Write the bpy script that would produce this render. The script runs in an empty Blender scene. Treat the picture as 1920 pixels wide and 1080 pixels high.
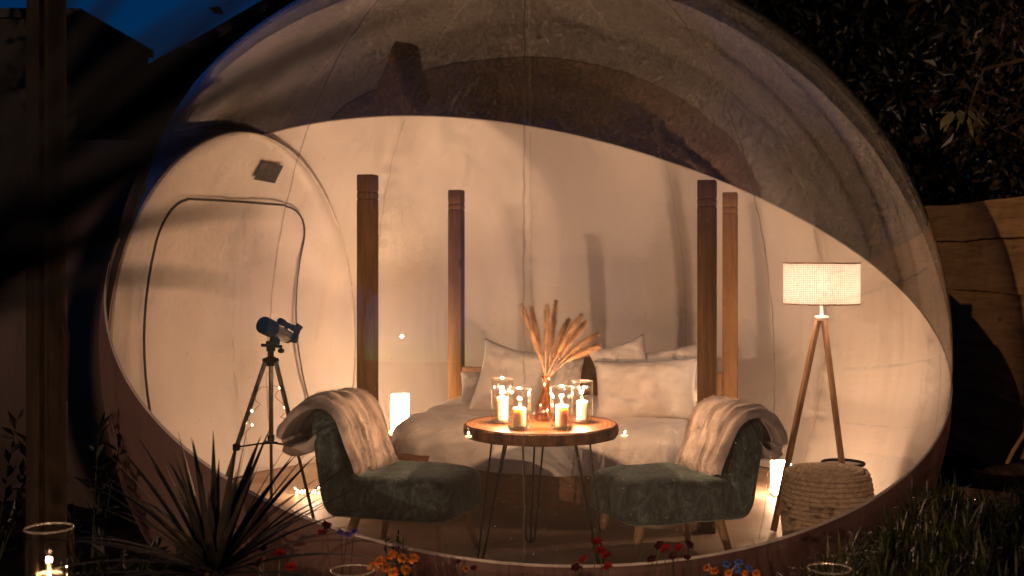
import bpy, bmesh, math, random
import numpy as np
from mathutils import Vector, Matrix, noise as mnoise
R = math.radians
rng = np.random.default_rng(7)
random.seed(7)
S = bpy.context.scene
COL = S.collection

# ------------------------------------------------------------------ camera, sky, exposure
F, CX, HY, CZ = 2300.0, 960.0, 480.0, 1.43
cd = bpy.data.cameras.new('camera'); cam = bpy.data.objects.new('camera', cd); COL.objects.link(cam)
cam.location = (0, 0, CZ); cam.rotation_euler = (R(90), 0, 0)
cd.sensor_width = 36.0; cd.lens = F/1920*36; cd.shift_y = -(540-HY)/1920
cd.clip_start = .05; cd.clip_end = 2000
cd.dof.use_dof = True; cd.dof.focus_distance = 5.9; cd.dof.aperture_fstop = 43.1/15.0
S.camera = cam
w = bpy.data.worlds.new('World'); S.world = w; w.use_nodes = True
nt = w.node_tree; bg = nt.nodes['Background']
sky = nt.nodes.new('ShaderNodeTexSky'); sky.sky_type = 'NISHITA'; sky.sun_disc = False
sky.sun_elevation = R(2.0); sky.sun_rotation = R(211); sky.air_density = 1.0; sky.ozone_density = 4.0
night = nt.nodes.new('ShaderNodeMixRGB'); night.blend_type = 'MULTIPLY'; night.inputs[0].default_value = 1
night.inputs[2].default_value = (.06, .8, 1.6, 1)
nt.links.new(sky.outputs[0], night.inputs[1]); nt.links.new(night.outputs[0], bg.inputs[0]); bg.inputs[1].default_value = .0066
sd_ = bpy.data.lights.new('sun', 'SUN'); sun = bpy.data.objects.new('sun', sd_); COL.objects.link(sun)
sd_.energy = .16; sd_.color = (1, .60, .36); sd_.angle = R(.5)
sun.rotation_euler = Vector((.513, .853, -.105)).to_track_quat('-Z', 'Y').to_euler()
S.view_settings.view_transform = 'Standard'; S.view_settings.look = 'None'
S.view_settings.gamma = 1; S.view_settings.use_curve_mapping = False; S.view_settings.exposure = 2.72
S.cycles.use_denoising = True
S.cycles.max_bounces = 9; S.cycles.transparent_max_bounces = 32
S.cycles.caustics_reflective = False; S.cycles.caustics_refractive = False
S.cycles.sample_clamp_indirect = 8.0

def at(px, py, d): return Vector(((px-CX)/F*d, d, CZ-(py-HY)/F*d))

# ------------------------------------------------------------------ mesh helpers
class MB:
    def __init__(s): s.v = []; s.f = []
    def add(s, v, f):
        b = len(s.v); s.v += [tuple(p) for p in v]; s.f += [tuple(i+b for i in q) for q in f]; return s
    def box(s, c, size, M=None):
        x, y, z = (q/2 for q in size); c = Vector(c)
        vs = [Vector((i*x, j*y, k*z)) for i in (-1, 1) for j in (-1, 1) for k in (-1, 1)]
        vs = [(M @ p if M else p)+c for p in vs]
        return s.add(vs, [(0,1,3,2),(4,6,7,5),(0,4,5,1),(2,3,7,6),(0,2,6,4),(1,5,7,3)])
    def tube(s, pts, r, n=8, caps=True, closed=False, flat=1.0):
        pts = [Vector(p) for p in pts]; m = len(pts)
        rs = r if hasattr(r, '__len__') else [r]*m
        up = None; vs = []
        for i, p in enumerate(pts):
            a = pts[(i-1) % m] if (closed or i > 0) else p
            b = pts[(i+1) % m] if (closed or i < m-1) else p
            t = (b-a).normalized() if (b-a).length > 1e-9 else Vector((0,0,1))
            if up is None: up = t.orthogonal().normalized()
            up = (up - t*up.dot(t))
            up = up.normalized() if up.length > 1e-6 else t.orthogonal().normalized()
            sd = t.cross(up)
            for k in range(n):
                an = 2*math.pi*k/n
                vs.append(p + up*(math.cos(an)*rs[i]) + sd*(math.sin(an)*rs[i]*flat))
        fs = []
        for i in range(m if closed else m-1):
            j = (i+1) % m
            for k in range(n):
                l = (k+1) % n
                fs.append((i*n+k, i*n+l, j*n+l, j*n+k))
        if caps and not closed:
            fs.append(tuple(reversed(range(n)))); fs.append(tuple(range((m-1)*n, m*n)))
        return s.add(vs, fs)
    def lathe(s, prof, c=(0,0,0), n=32, M=None, caps=False):
        c = Vector(c); vs = []
        for r, z in prof:
            for k in range(n):
                a = 2*math.pi*k/n; p = Vector((r*math.cos(a), r*math.sin(a), z))
                vs.append((M @ p if M else p)+c)
        fs = [(i*n+k, i*n+(k+1) % n, (i+1)*n+(k+1) % n, (i+1)*n+k) for i in range(len(prof)-1) for k in range(n)]
        if caps:
            fs.append(tuple(reversed(range(n)))); m = (len(prof)-1)*n; fs.append(tuple(range(m, m+n)))
        return s.add(vs, fs)
    def grid(s, nu, nv, fn, closeu=False):
        vs = [fn(i/(nu if closeu else nu-1), j/(nv-1)) for j in range(nv) for i in range(nu)]
        fs = []
        for j in range(nv-1):
            for i in range(nu if closeu else nu-1):
                k = (i+1) % nu
                fs.append((j*nu+i, j*nu+k, (j+1)*nu+k, (j+1)*nu+i))
        return s.add(vs, fs)
    def rbox(s, size, p=5.0, n=10, c=(0,0,0), fn=None):
        """soft cushion: a subdivided cube pulled onto a superellipsoid"""
        idx = {}; vs = []; fs = []
        def vid(q):
            k = tuple(round(x, 5) for x in q)
            if k not in idx:
                L = sum(abs(x)**p for x in q)**(1/p); u = Vector(x/L for x in q)
                P = Vector((u[0]*size[0]/2, u[1]*size[1]/2, u[2]*size[2]/2))
                if fn: P = fn(P)
                idx[k] = len(vs); vs.append(P+Vector(c))
            return idx[k]
        T = [math.tan((i/n*2-1)*math.pi/4) for i in range(n+1)]
        for ax in range(3):
            for sg in (-1, 1):
                for i in range(n):
                    for j in range(n):
                        q = []
                        for (a, b) in ((i,j),(i+1,j),(i+1,j+1),(i,j+1)):
                            w_ = [0,0,0]; w_[ax] = sg; w_[(ax+1) % 3] = T[a]; w_[(ax+2) % 3] = T[b]
                            q.append(vid(w_))
                        fs.append(tuple(q if sg > 0 else reversed(q)))
        return s.add(vs, fs)
    def build(s, name, mat, parent=None, root=None, smooth=True, bevel=0, angle=.75, world=True):
        o0 = Vector((0,0,0))
        if world and parent is not None: o0 = (root or parent).location
        me = bpy.data.meshes.new(name)
        me.from_pydata([(p[0]-o0[0], p[1]-o0[1], p[2]-o0[2]) for p in s.v], [], s.f)
        if bevel:
            bm = bmesh.new(); bm.from_mesh(me)
            eds = [e for e in bm.edges if len(e.link_faces) == 2 and e.calc_face_angle(0) > .6]
            bmesh.ops.bevel(bm, geom=eds, offset=bevel, segments=2, affect='EDGES', profile=.6)
            bm.to_mesh(me); bm.free()
        me.validate(); me.update()
        if smooth:
            me.shade_smooth(); me.set_sharp_from_angle(angle=angle)
        me.materials.append(mat)
        ob = bpy.data.objects.new(name, me); COL.objects.link(ob)
        if parent is not None: ob.parent = parent
        return ob

def np_mesh(name, V, Fc, mat, parent=None, smooth=False):
    me = bpy.data.meshes.new(name)
    o0 = np.array(parent.location) if parent is not None else np.zeros(3)
    V = np.asarray(V, dtype=np.float64)-o0
    me.from_pydata(V.tolist(), [], Fc.tolist()); me.update()
    if smooth: me.shade_smooth()
    me.materials.append(mat)
    ob = bpy.data.objects.new(name, me); COL.objects.link(ob)
    if parent is not None: ob.parent = parent
    return ob

def tag(o, label=None, cat=None, group=None, kind=None):
    if label: o['label'] = label
    if cat: o['category'] = cat
    if group: o['group'] = group
    if kind: o['kind'] = kind
    return o
def thing(name, label, cat, loc=(0,0,0), rz=0, group=None):
    o = bpy.data.objects.new(name, None); COL.objects.link(o)
    o.empty_display_size = .1; o.location = loc; o.rotation_euler = (0, 0, rz)
    return tag(o, label, cat, group)
def copy_tree(o, parent=None):
    c = o.copy(); COL.objects.link(c)
    if parent is not None: c.parent = parent
    for ch in list(o.children): copy_tree(ch, c)
    return c
def nz(x, y=0, z=0): return mnoise.noise(Vector((x, y, z)))
def frame(a, up=(0,0,1)):
    """rotation whose local z is a"""
    a = Vector(a).normalized(); x = Vector(up).cross(a)
    x = x.normalized() if x.length > 1e-4 else a.orthogonal().normalized()
    y = a.cross(x); return Matrix((x, y, a)).transposed()

# ------------------------------------------------------------------ materials
def newmat(name):
    m = bpy.data.materials.new(name); m.use_nodes = True; n = m.node_tree
    for q in list(n.nodes): n.nodes.remove(q)
    out = n.nodes.new('ShaderNodeOutputMaterial'); return m, n, out
def N(n, t, **kw):
    q = n.nodes.new(t)
    for k, v in kw.items(): setattr(q, k, v)
    return q
def texmap(n, scale=(1,1,1), coord='Object'):
    tc = N(n, 'ShaderNodeTexCoord'); mp = N(n, 'ShaderNodeMapping'); mp.inputs['Scale'].default_value = scale
    n.links.new(tc.outputs[coord], mp.inputs[0]); return mp.outputs[0]
def noise(n, vec, scale, detail=4, rough=.55, dist=0):
    t = N(n, 'ShaderNodeTexNoise'); t.inputs['Scale'].default_value = scale; t.inputs['Detail'].default_value = detail
    t.inputs['Roughness'].default_value = rough; t.inputs['Distortion'].default_value = dist
    n.links.new(vec, t.inputs['Vector']); return t.outputs['Fac']
def ramp(n, fac, stops):
    r = N(n, 'ShaderNodeValToRGB'); e = r.color_ramp.elements
    while len(e) < len(stops): e.new(.5)
    for q, (p, c) in zip(e, stops):
        q.position = p; q.color = (*c, 1) if len(c) == 3 else c
    n.links.new(fac, r.inputs[0]); return r.outputs[0]
def math_(n, op, a, b=None, clamp=False):
    m = N(n, 'ShaderNodeMath', operation=op); m.use_clamp = clamp
    for i, v in enumerate((a, b)):
        if v is None: continue
        if isinstance(v, (int, float)): m.inputs[i].default_value = v
        else: n.links.new(v, m.inputs[i])
    return m.outputs[0]
def bump(n, h, strength=.3, dist=.01):
    b = N(n, 'ShaderNodeBump'); b.inputs['Strength'].default_value = strength; b.inputs['Distance'].default_value = dist
    n.links.new(h, b.inputs['Height']); return b.outputs[0]
def pbr(name, c1, c2=None, scale=8, stretch=(1,1,1), rough=.6, bs=.25, bd=.004, metal=0, spec=.4, sheen=0, detail=5, dist=0,
        trans=0, sss=0, lo=.35, hi=.65, sheen_tint=None, coat=0, bscale=None):
    m, n, out = newmat(name); v = texmap(n, stretch)
    p = N(n, 'ShaderNodeBsdfPrincipled')
    f = noise(n, v, scale, detail, dist=dist)
    n.links.new(ramp(n, f, [(lo, c1), (hi, c2 or c1)]), p.inputs['Base Color'])
    p.inputs['Roughness'].default_value = rough; p.inputs['Metallic'].default_value = metal
    p.inputs['Specular IOR Level'].default_value = spec
    if coat: p.inputs['Coat Weight'].default_value = coat; p.inputs['Coat Roughness'].default_value = .15
    if sheen:
        p.inputs['Sheen Weight'].default_value = sheen; p.inputs['Sheen Roughness'].default_value = .4
        p.inputs['Sheen Tint'].default_value = (*(sheen_tint or (1,1,1)), 1)
    if sss:
        p.inputs['Subsurface Weight'].default_value = sss; p.inputs['Subsurface Radius'].default_value = (1,.6,.3)
        p.inputs['Subsurface Scale'].default_value = .03
    if bs:
        hb = f if bscale is None else noise(n, v, bscale, 3)
        n.links.new(bump(n, hb, bs, bd), p.inputs['Normal'])
    sh = p.outputs[0]
    if trans:
        t = N(n, 'ShaderNodeBsdfTranslucent')
        n.links.new(ramp(n, f, [(lo, c1), (hi, c2 or c1)]), t.inputs[0])
        mx = N(n, 'ShaderNodeMixShader'); mx.inputs[0].default_value = trans
        n.links.new(sh, mx.inputs[1]); n.links.new(t.outputs[0], mx.inputs[2]); sh = mx.outputs[0]
    n.links.new(sh, out.inputs[0]); return m
def emit(name, col, strength):
    m, n, out = newmat(name); e = N(n, 'ShaderNodeEmission'); e.inputs[0].default_value = (*col, 1); e.inputs[1].default_value = strength
    n.links.new(e.outputs[0], out.inputs[0]); return m

def thin_clear(name, tint=(1,1,1), f0=.08, haze=0.0, specks=False, wav=0.0, rough=.02, grazing=.9, power=5):
    """thin clear sheet: straight-through transmission, Fresnel-like mirror reflection, a little dust"""
    m, n, out = newmat(name); v = texmap(n)
    lw = N(n, 'ShaderNodeLayerWeight'); lw.inputs[0].default_value = .5
    fac = math_(n, 'ADD', math_(n, 'MULTIPLY', math_(n, 'POWER', lw.outputs['Facing'], power), grazing), f0, True)
    tr = N(n, 'ShaderNodeBsdfTransparent'); tr.inputs[0].default_value = (*tint, 1)
    gl = N(n, 'ShaderNodeBsdfGlossy'); gl.inputs['Roughness'].default_value = rough
    base = tr.outputs[0]
    if haze or specks:
        d = N(n, 'ShaderNodeBsdfDiffuse'); d.inputs[0].default_value = (.85,.82,.78,1)
        t = N(n, 'ShaderNodeBsdfTranslucent'); t.inputs[0].default_value = (.85,.82,.78,1)
        mx = N(n, 'ShaderNodeMixShader'); mx.inputs[0].default_value = .5
        n.links.new(d.outputs[0], mx.inputs[1]); n.links.new(t.outputs[0], mx.inputs[2])
        sm = noise(n, texmap(n, (1.2,1.2,.8)), 1.1, 2, .45, .4)
        amt = math_(n, 'MULTIPLY', sm, 2*haze)
        if specks:
            vo = N(n, 'ShaderNodeTexVoronoi'); vo.inputs['Scale'].default_value = 42; n.links.new(v, vo.inputs['Vector'])
            sp = math_(n, 'LESS_THAN', vo.outputs['Distance'], .085)
            cl = math_(n, 'GREATER_THAN', noise(n, v, 1.7, 2), .52)
            rn = math_(n, 'GREATER_THAN', noise(n, v, 31.0, 0), .5)
            amt = math_(n, 'ADD', amt, math_(n, 'MULTIPLY', math_(n, 'MULTIPLY', math_(n, 'MULTIPLY', sp, cl), rn), .45), True)
        m2 = N(n, 'ShaderNodeMixShader'); n.links.new(amt, m2.inputs[0])
        n.links.new(base, m2.inputs[1]); n.links.new(mx.outputs[0], m2.inputs[2]); base = m2.outputs[0]
    if wav:
        n.links.new(bump(n, noise(n, texmap(n, (1,1,1)), 1.8, 2, .4), wav, .1), gl.inputs['Normal'])
    m3 = N(n, 'ShaderNodeMixShader'); n.links.new(fac, m3.inputs[0])
    n.links.new(base, m3.inputs[1]); n.links.new(gl.outputs[0], m3.inputs[2]); n.links.new(m3.outputs[0], out.inputs[0])
    return m

def tent_fabric():
    m, n, out = newmat('tent_fabric'); p = N(n, 'ShaderNodeBsdfPrincipled')
    v1 = texmap(n, (3.2,3.2,.28)); v2 = texmap(n, (1,1,1))
    h1 = noise(n, v1, 1.0, 2, .4, .5); h2 = noise(n, v2, 5, 2, .4, .6); h3 = noise(n, texmap(n, (1,1,.6)), 1.6, 3, .5, .8)
    h = math_(n, 'ADD', math_(n, 'ADD', math_(n, 'MULTIPLY', h1, 1.2), math_(n, 'MULTIPLY', h2, .12)), math_(n, 'MULTIPLY', h3, .5))
    st = noise(n, texmap(n, (1.3,1.3,.35)), 1.6, 3, .5, .5)
    col = ramp(n, st, [(.25, (.72,.68,.64)), (.7, (.79,.76,.73))])
    n.links.new(col, p.inputs['Base Color'])
    p.inputs['Roughness'].default_value = .5; p.inputs['Specular IOR Level'].default_value = .25
    b = bump(n, h, .75, .05); n.links.new(b, p.inputs['Normal'])
    t = N(n, 'ShaderNodeBsdfTranslucent'); t.inputs[0].default_value = (.62,.46,.43,1); n.links.new(b, t.inputs['Normal'])
    mx = N(n, 'ShaderNodeMixShader'); mx.inputs[0].default_value = .26
    n.links.new(p.outputs[0], mx.inputs[1]); n.links.new(t.outputs[0], mx.inputs[2]); n.links.new(mx.outputs[0], out.inputs[0])
    return m

def wood(name, dark, light, axis=2, scale=3.0, rough=.6, contrast=(.32,.68), knots=True, spec=.3):
    m, n, out = newmat(name); p = N(n, 'ShaderNodeBsdfPrincipled')
    st = [14,14,14]; st[axis] = .9
    g = noise(n, texmap(n, tuple(st)), scale, 6, .6, 1.0)
    st2 = [60,60,60]; st2[axis] = 2.5
    fine = noise(n, texmap(n, tuple(st2)), scale, 3, .6)
    big = noise(n, texmap(n), 2.3, 3, .5)
    f = math_(n, 'ADD', math_(n, 'ADD', math_(n, 'MULTIPLY', g, .55), math_(n, 'MULTIPLY', fine, .25)), math_(n, 'MULTIPLY', big, .25))
    c = ramp(n, f, [(contrast[0], dark), (contrast[1], light)])
    if knots:
        st3 = [5,5,5]; st3[axis] = 2.6
        vo = N(n, 'ShaderNodeTexVoronoi'); vo.inputs['Scale'].default_value = 1.0; n.links.new(texmap(n, tuple(st3)), vo.inputs['Vector'])
        k = ramp(n, vo.outputs['Distance'], [(.05, (0,0,0)), (.14, (1,1,1))])
        mx = N(n, 'ShaderNodeMixRGB', blend_type='MULTIPLY'); mx.inputs[0].default_value = .55
        n.links.new(c, mx.inputs[1]); n.links.new(k, mx.inputs[2]); c = mx.outputs[0]
    n.links.new(c, p.inputs['Base Color']); p.inputs['Roughness'].default_value = rough; p.inputs['Specular IOR Level'].default_value = spec
    n.links.new(bump(n, f, .35, .004), p.inputs['Normal']); n.links.new(p.outputs[0], out.inputs[0]); return m

def slab_top():
    m, n, out = newmat('log_slab'); p = N(n, 'ShaderNodeBsdfPrincipled')
    tc = N(n, 'ShaderNodeTexCoord'); w_ = N(n, 'ShaderNodeTexWave', wave_type='RINGS', rings_direction='Z')
    w_.inputs['Scale'].default_value = 14; w_.inputs['Distortion'].default_value = 3.5; w_.inputs['Detail'].default_value = 3; w_.inputs['Detail Scale'].default_value = .8
    n.links.new(tc.outputs['Object'], w_.inputs['Vector'])
    f = math_(n, 'ADD', math_(n, 'MULTIPLY', w_.outputs['Fac'], .35), math_(n, 'MULTIPLY', noise(n, tc.outputs['Object'], 5, 5), .65))
    n.links.new(ramp(n, f, [(.3, (.085,.033,.012)), (.7, (.215,.10,.042))]), p.inputs['Base Color'])
    p.inputs['Roughness'].default_value = .32; p.inputs['Specular IOR Level'].default_value = .45
    n.links.new(bump(n, f, .12, .003), p.inputs['Normal']); n.links.new(p.outputs[0], out.inputs[0]); return m

def velvet():
    m, n, out = newmat('crushed_velvet'); p = N(n, 'ShaderNodeBsdfPrincipled')
    v = texmap(n)
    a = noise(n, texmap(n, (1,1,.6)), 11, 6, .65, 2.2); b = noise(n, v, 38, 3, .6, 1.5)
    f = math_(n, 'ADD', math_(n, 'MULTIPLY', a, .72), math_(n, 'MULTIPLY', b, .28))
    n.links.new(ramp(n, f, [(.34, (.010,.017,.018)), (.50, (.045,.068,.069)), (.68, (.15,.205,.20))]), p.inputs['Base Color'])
    p.inputs['Roughness'].default_value = .75; p.inputs['Specular IOR Level'].default_value = .2
    p.inputs['Sheen Weight'].default_value = .55; p.inputs['Sheen Roughness'].default_value = .35; p.inputs['Sheen Tint'].default_value = (.65,.88,.9,1)
    n.links.new(bump(n, f, .5, .012), p.inputs['Normal']); n.links.new(p.outputs[0], out.inputs[0]); return m

def shade_mat():
    m, n, out = newmat('woven_shade'); v = texmap(n)
    sx = N(n, 'ShaderNodeSeparateXYZ'); n.links.new(v, sx.inputs[0])
    ang = math_(n, 'ARCTAN2', sx.outputs[1], sx.outputs[0])
    a = math_(n, 'ABSOLUTE', math_(n, 'SINE', math_(n, 'MULTIPLY', ang, 55)))
    b = math_(n, 'ABSOLUTE', math_(n, 'SINE', math_(n, 'MULTIPLY', sx.outputs[2], 330)))
    f = math_(n, 'ADD', math_(n, 'MULTIPLY', math_(n, 'ADD', a, b), .32), math_(n, 'MULTIPLY', noise(n, v, 60, 2), .4))
    c = ramp(n, f, [(.25, (.11,.082,.064)), (.75, (.37,.335,.31))])
    t = N(n, 'ShaderNodeBsdfTranslucent'); d = N(n, 'ShaderNodeBsdfDiffuse')
    n.links.new(c, t.inputs[0]); n.links.new(c, d.inputs[0])
    mx = N(n, 'ShaderNodeMixShader'); mx.inputs[0].default_value = .6
    n.links.new(d.outputs[0], mx.inputs[1]); n.links.new(t.outputs[0], mx.inputs[2])
    tp = N(n, 'ShaderNodeBsdfTransparent'); m2 = N(n, 'ShaderNodeMixShader'); m2.inputs[0].default_value = .010
    n.links.new(mx.outputs[0], m2.inputs[1]); n.links.new(tp.outputs[0], m2.inputs[2]); n.links.new(m2.outputs[0], out.inputs[0]); return m

def leafmat(name, cols, rough=.45, scale=2.2, trans=.25, spec=.4):
    m, n, out = newmat(name); p = N(n, 'ShaderNodeBsdfPrincipled'); v = texmap(n)
    f = math_(n, 'ADD', math_(n, 'MULTIPLY', noise(n, v, scale, 2), .5), math_(n, 'MULTIPLY', noise(n, v, 23, 1), .5))
    st = [(.34+.32*i/(len(cols)-1), c) for i, c in enumerate(cols)]
    c = ramp(n, f, st)
    n.links.new(c, p.inputs['Base Color']); p.inputs['Roughness'].default_value = rough; p.inputs['Specular IOR Level'].default_value = spec
    t = N(n, 'ShaderNodeBsdfTranslucent'); n.links.new(c, t.inputs[0])
    mx = N(n, 'ShaderNodeMixShader'); mx.inputs[0].default_value = trans
    n.links.new(p.outputs[0], mx.inputs[1]); n.links.new(t.outputs[0], mx.inputs[2]); n.links.new(mx.outputs[0], out.inputs[0]); return m

M = {}
M['film'] = thin_clear('clear_film', (.985,.98,.97), f0=.195, haze=.019, specks=True, wav=.035, rough=.004, grazing=.85, power=4.5)
M['glass'] = thin_clear('clear_glass', (.95,.93,.90), f0=.08, rough=.02, grazing=.92, power=2.2)
M['rimglass'] = thin_clear('glass_rim', (.7,.66,.6), f0=.35, haze=.10, rough=.08, grazing=.6, power=2)
M['amber'] = thin_clear('amber_glass', (.78,.55,.36), f0=.09, rough=.02, grazing=.9, power=2.4)
M['seam'] = thin_clear('weld_seam', (.82,.79,.76), f0=.09, haze=.035, rough=.10, grazing=.8, power=2.0)
M['fabric'] = tent_fabric()
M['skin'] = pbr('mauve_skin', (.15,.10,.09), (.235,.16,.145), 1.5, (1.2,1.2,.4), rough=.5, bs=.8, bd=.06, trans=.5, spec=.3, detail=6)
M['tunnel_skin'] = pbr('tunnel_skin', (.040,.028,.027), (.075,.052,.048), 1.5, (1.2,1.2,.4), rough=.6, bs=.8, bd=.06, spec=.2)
M['stitch'] = pbr('stitching', (.42,.35,.29), (.55,.47,.40), 40, rough=.8, bs=.3)
M['seam_clear'] = thin_clear('weld_seam_hazy', (.80,.77,.74), f0=.10, haze=.10, rough=.10, grazing=.8, power=2.0)  # more haze for the welds that show most
M['piping'] = pbr('piping', (.55,.48,.42), (.68,.62,.55), 12, rough=.45, bs=.2, trans=.1)
M['zip'] = pbr('zip_tape', (.03,.025,.022), (.06,.05,.045), 60, rough=.7)
M['patch'] = pbr('patch', (.025,.022,.02), (.04,.036,.033), 30, rough=.7)
M['floor'] = pbr('groundsheet', (.30,.20,.125), (.43,.32,.225), 3.0, (1,1,1), rough=.55, bs=.35, bd=.02, detail=6)
M['postwood'] = wood('post_wood', (.058,.029,.011), (.19,.105,.044), 2, 3.0, .6, spec=.12)
M['shaded_postwood'] = wood('shaded_post_wood', (.032,.016,.006), (.105,.057,.024), 2, 3.0, .6, spec=.12)  # post wood darkened so the front right post looks backlit
M['lit_postwood'] = wood('lit_post_wood', (.14,.07,.032), (.30,.17,.085), 2, 3.0, .6, spec=.12)  # post wood made paler and more orange, as if lit by the lamps
M['railwood'] = wood('rail_wood', (.17,.085,.038), (.36,.20,.10), 0, 3.0, .6)
M['headwood'] = wood('headboard_wood', (.10,.05,.024), (.24,.13,.065), 2, 3.0, .6)
M['legwood'] = wood('leg_wood', (.20,.115,.055), (.42,.27,.15), 2, 3.0, .5, knots=False)
M['lampwood'] = wood('lamp_wood', (.22,.12,.06), (.46,.29,.165), 2, 3.0, .5, knots=False)
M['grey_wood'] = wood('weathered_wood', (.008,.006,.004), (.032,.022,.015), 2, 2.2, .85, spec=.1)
M['fencewood'] = wood('fence_wood', (.17,.092,.040), (.52,.32,.145), 1, 1.3, .85, spec=.1)
M['slab'] = slab_top()
M['bark'] = pbr('bark', (.06,.026,.012), (.27,.13,.055), 16, (1,1,.35), rough=.8, bs=.9, bd=.012)
M['rod'] = pbr('black_steel', (.010,.010,.010), (.02,.018,.016), 40, rough=.4, metal=.6, bs=.05)
M['velvet'] = velvet()
M['fur'] = pbr('faux_fur', (.11,.088,.080), (.55,.49,.45), 7.5, (.6,3.6,.5), rough=.9, bs=.6, bd=.010, sheen=.5, sheen_tint=(1,.93,.9), spec=.1, detail=7, lo=.28, hi=.6)
M['linen'] = pbr('white_linen', (.77,.74,.70), (.84,.81,.77), 5, rough=.85, bs=.75, bd=.022, dist=1.6, sheen=.25, spec=.2, detail=7)
M['ivory'] = pbr('wax', (.80,.70,.55), (.86,.77,.62), 5, rough=.5, sss=.8, bs=0)
M['wick'] = pbr('wick', (.01,.008,.006), rough=.9, bs=0)
M['flame'] = emit('flame', (1,.60,.24), 7)
M['bulb'] = emit('bulb', (1,.70,.42), 5)
M['fairy'] = emit('fairy_bulb', (1,.66,.36), 14)
def lit_paper():
    m, n, out = newmat('lit_paper_shade'); e = N(n, 'ShaderNodeEmission'); d = N(n, 'ShaderNodeBsdfDiffuse'); d.inputs[0].default_value = (.8,.75,.68,1)
    e.inputs[0].default_value = (1,.60,.35,1); e.inputs[1].default_value = 12.5
    ad = N(n, 'ShaderNodeAddShader'); n.links.new(e.outputs[0], ad.inputs[0]); n.links.new(d.outputs[0], ad.inputs[1]); n.links.new(ad.outputs[0], out.inputs[0]); return m
M['cube_shade'] = lit_paper()
M['shade'] = shade_mat()
M['trim'] = pbr('shade_trim', (.25,.16,.09), (.38,.26,.16), 60, rough=.9)
M['rope'] = pbr('jute_rope', (.34,.245,.16), (.58,.45,.31), 50, (1,1,1), rough=.9, bs=.8, bd=.006, spec=.1)
M['plume'] = pbr('pampas', (.17,.10,.055), (.38,.25,.155), 20, rough=.9, trans=.2, bs=0, spec=.1)
M['black'] = pbr('black_plastic', (.011,.010,.009), (.018,.016,.015), 30, rough=.75, bs=.05, spec=.12)
M['silver'] = pbr('silver_paint', (.20,.19,.18), (.26,.25,.24), 20, rough=.3, metal=.7, bs=.05)
M['alu'] = pbr('aluminium', (.13,.12,.11), (.20,.19,.18), 20, rough=.35, metal=.85, bs=.05)
M['lens'] = pbr('lens', (.008,.008,.012), rough=.05, bs=0, spec=.8)
M['whiteplastic'] = pbr('white_plastic', (.68,.64,.58), (.74,.70,.64), 10, rough=.4, bs=.05)
M['wire'] = pbr('copper_wire', (.22,.13,.07), rough=.4, metal=.6, bs=0)
M['soil'] = pbr('soil', (.010,.0075,.005), (.035,.026,.017), 9, rough=.95, bs=1, bd=.06, detail=8, spec=.1)
M['rock'] = pbr('stone', (.035,.030,.026), (.09,.075,.065), 8, rough=.85, bs=.8, bd=.02, spec=.2)
M['plank'] = wood('sawn_timber', (.16,.09,.045), (.36,.23,.12), 0, 2.5, .8, spec=.1)
M['render'] = pbr('dark_render', (.010,.009,.009), (.018,.016,.015), 3, rough=.9, bs=.3)
M['rooftile'] = pbr('roof_slate', (.010,.010,.011), (.018,.018,.02), 4, rough=.8, bs=.4)
M['bark2'] = pbr('tree_bark', (.03,.02,.013), (.09,.06,.04), 9, (1,1,.3), rough=.9, bs=1, bd=.03, spec=.1)
M['leaf_brown'] = leafmat('hedge_leaves', [(.008,.010,.005), (.020,.022,.010), (.05,.030,.013), (.085,.055,.024)], .4)
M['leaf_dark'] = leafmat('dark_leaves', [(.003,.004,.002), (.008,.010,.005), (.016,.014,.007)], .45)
M['leaf_lit'] = leafmat('lit_leaves', [(.12,.12,.05), (.20,.18,.08), (.26,.21,.10)], .4)
M['cordyline'] = leafmat('sword_leaves', [(.004,.004,.004), (.010,.010,.008), (.020,.016,.012)], .45, 5, .08)
M['dew'] = pbr('dew', (.5,.5,.5), rough=.06, bs=0, spec=1.0)
M['leaf_shaded'] = leafmat('shaded_sword_leaves', [(.0012,.0011,.001), (.004,.0035,.003)], .6, 5, .0, .12)  # shade put into the colour: the near cordyline reads as unlit
M['grass'] = leafmat('grass_blades', [(.008,.013,.005), (.022,.030,.010), (.055,.050,.020)], .35, 6, .2, .5)
M['stem'] = leafmat('stems', [(.02,.028,.01), (.05,.05,.02)], .5, 6, .1)
M['red'] = leafmat('red_petals', [(.14,.005,.005), (.26,.011,.009), (.19,.007,.007)], .5, 30, .3)
M['darkred'] = leafmat('dark_petals', [(.03,.004,.006), (.07,.006,.008)], .5, 30, .2)
M['orange'] = leafmat('orange_petals', [(.30,.07,.010), (.45,.15,.022), (.38,.09,.014)], .55, 30, .3)
M['blue'] = leafmat('blue_petals', [(.03,.06,.22), (.06,.12,.36)], .5, 30, .2)
M['violet'] = leafmat('violet_petals', [(.10,.07,.36), (.18,.13,.5)], .5, 30, .2)

def lamp(name, loc, watts, col=(1,.60,.34), r=.02, parent=None):
    l = bpy.data.lights.new(name, 'POINT'); l.energy = watts; l.color = col; l.shadow_soft_size = r
    o = bpy.data.objects.new(name, l); COL.objects.link(o)
    if parent is not None: o.parent = parent; o.location = Vector(loc)-parent.location
    else: o.location = loc
    return o

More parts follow.
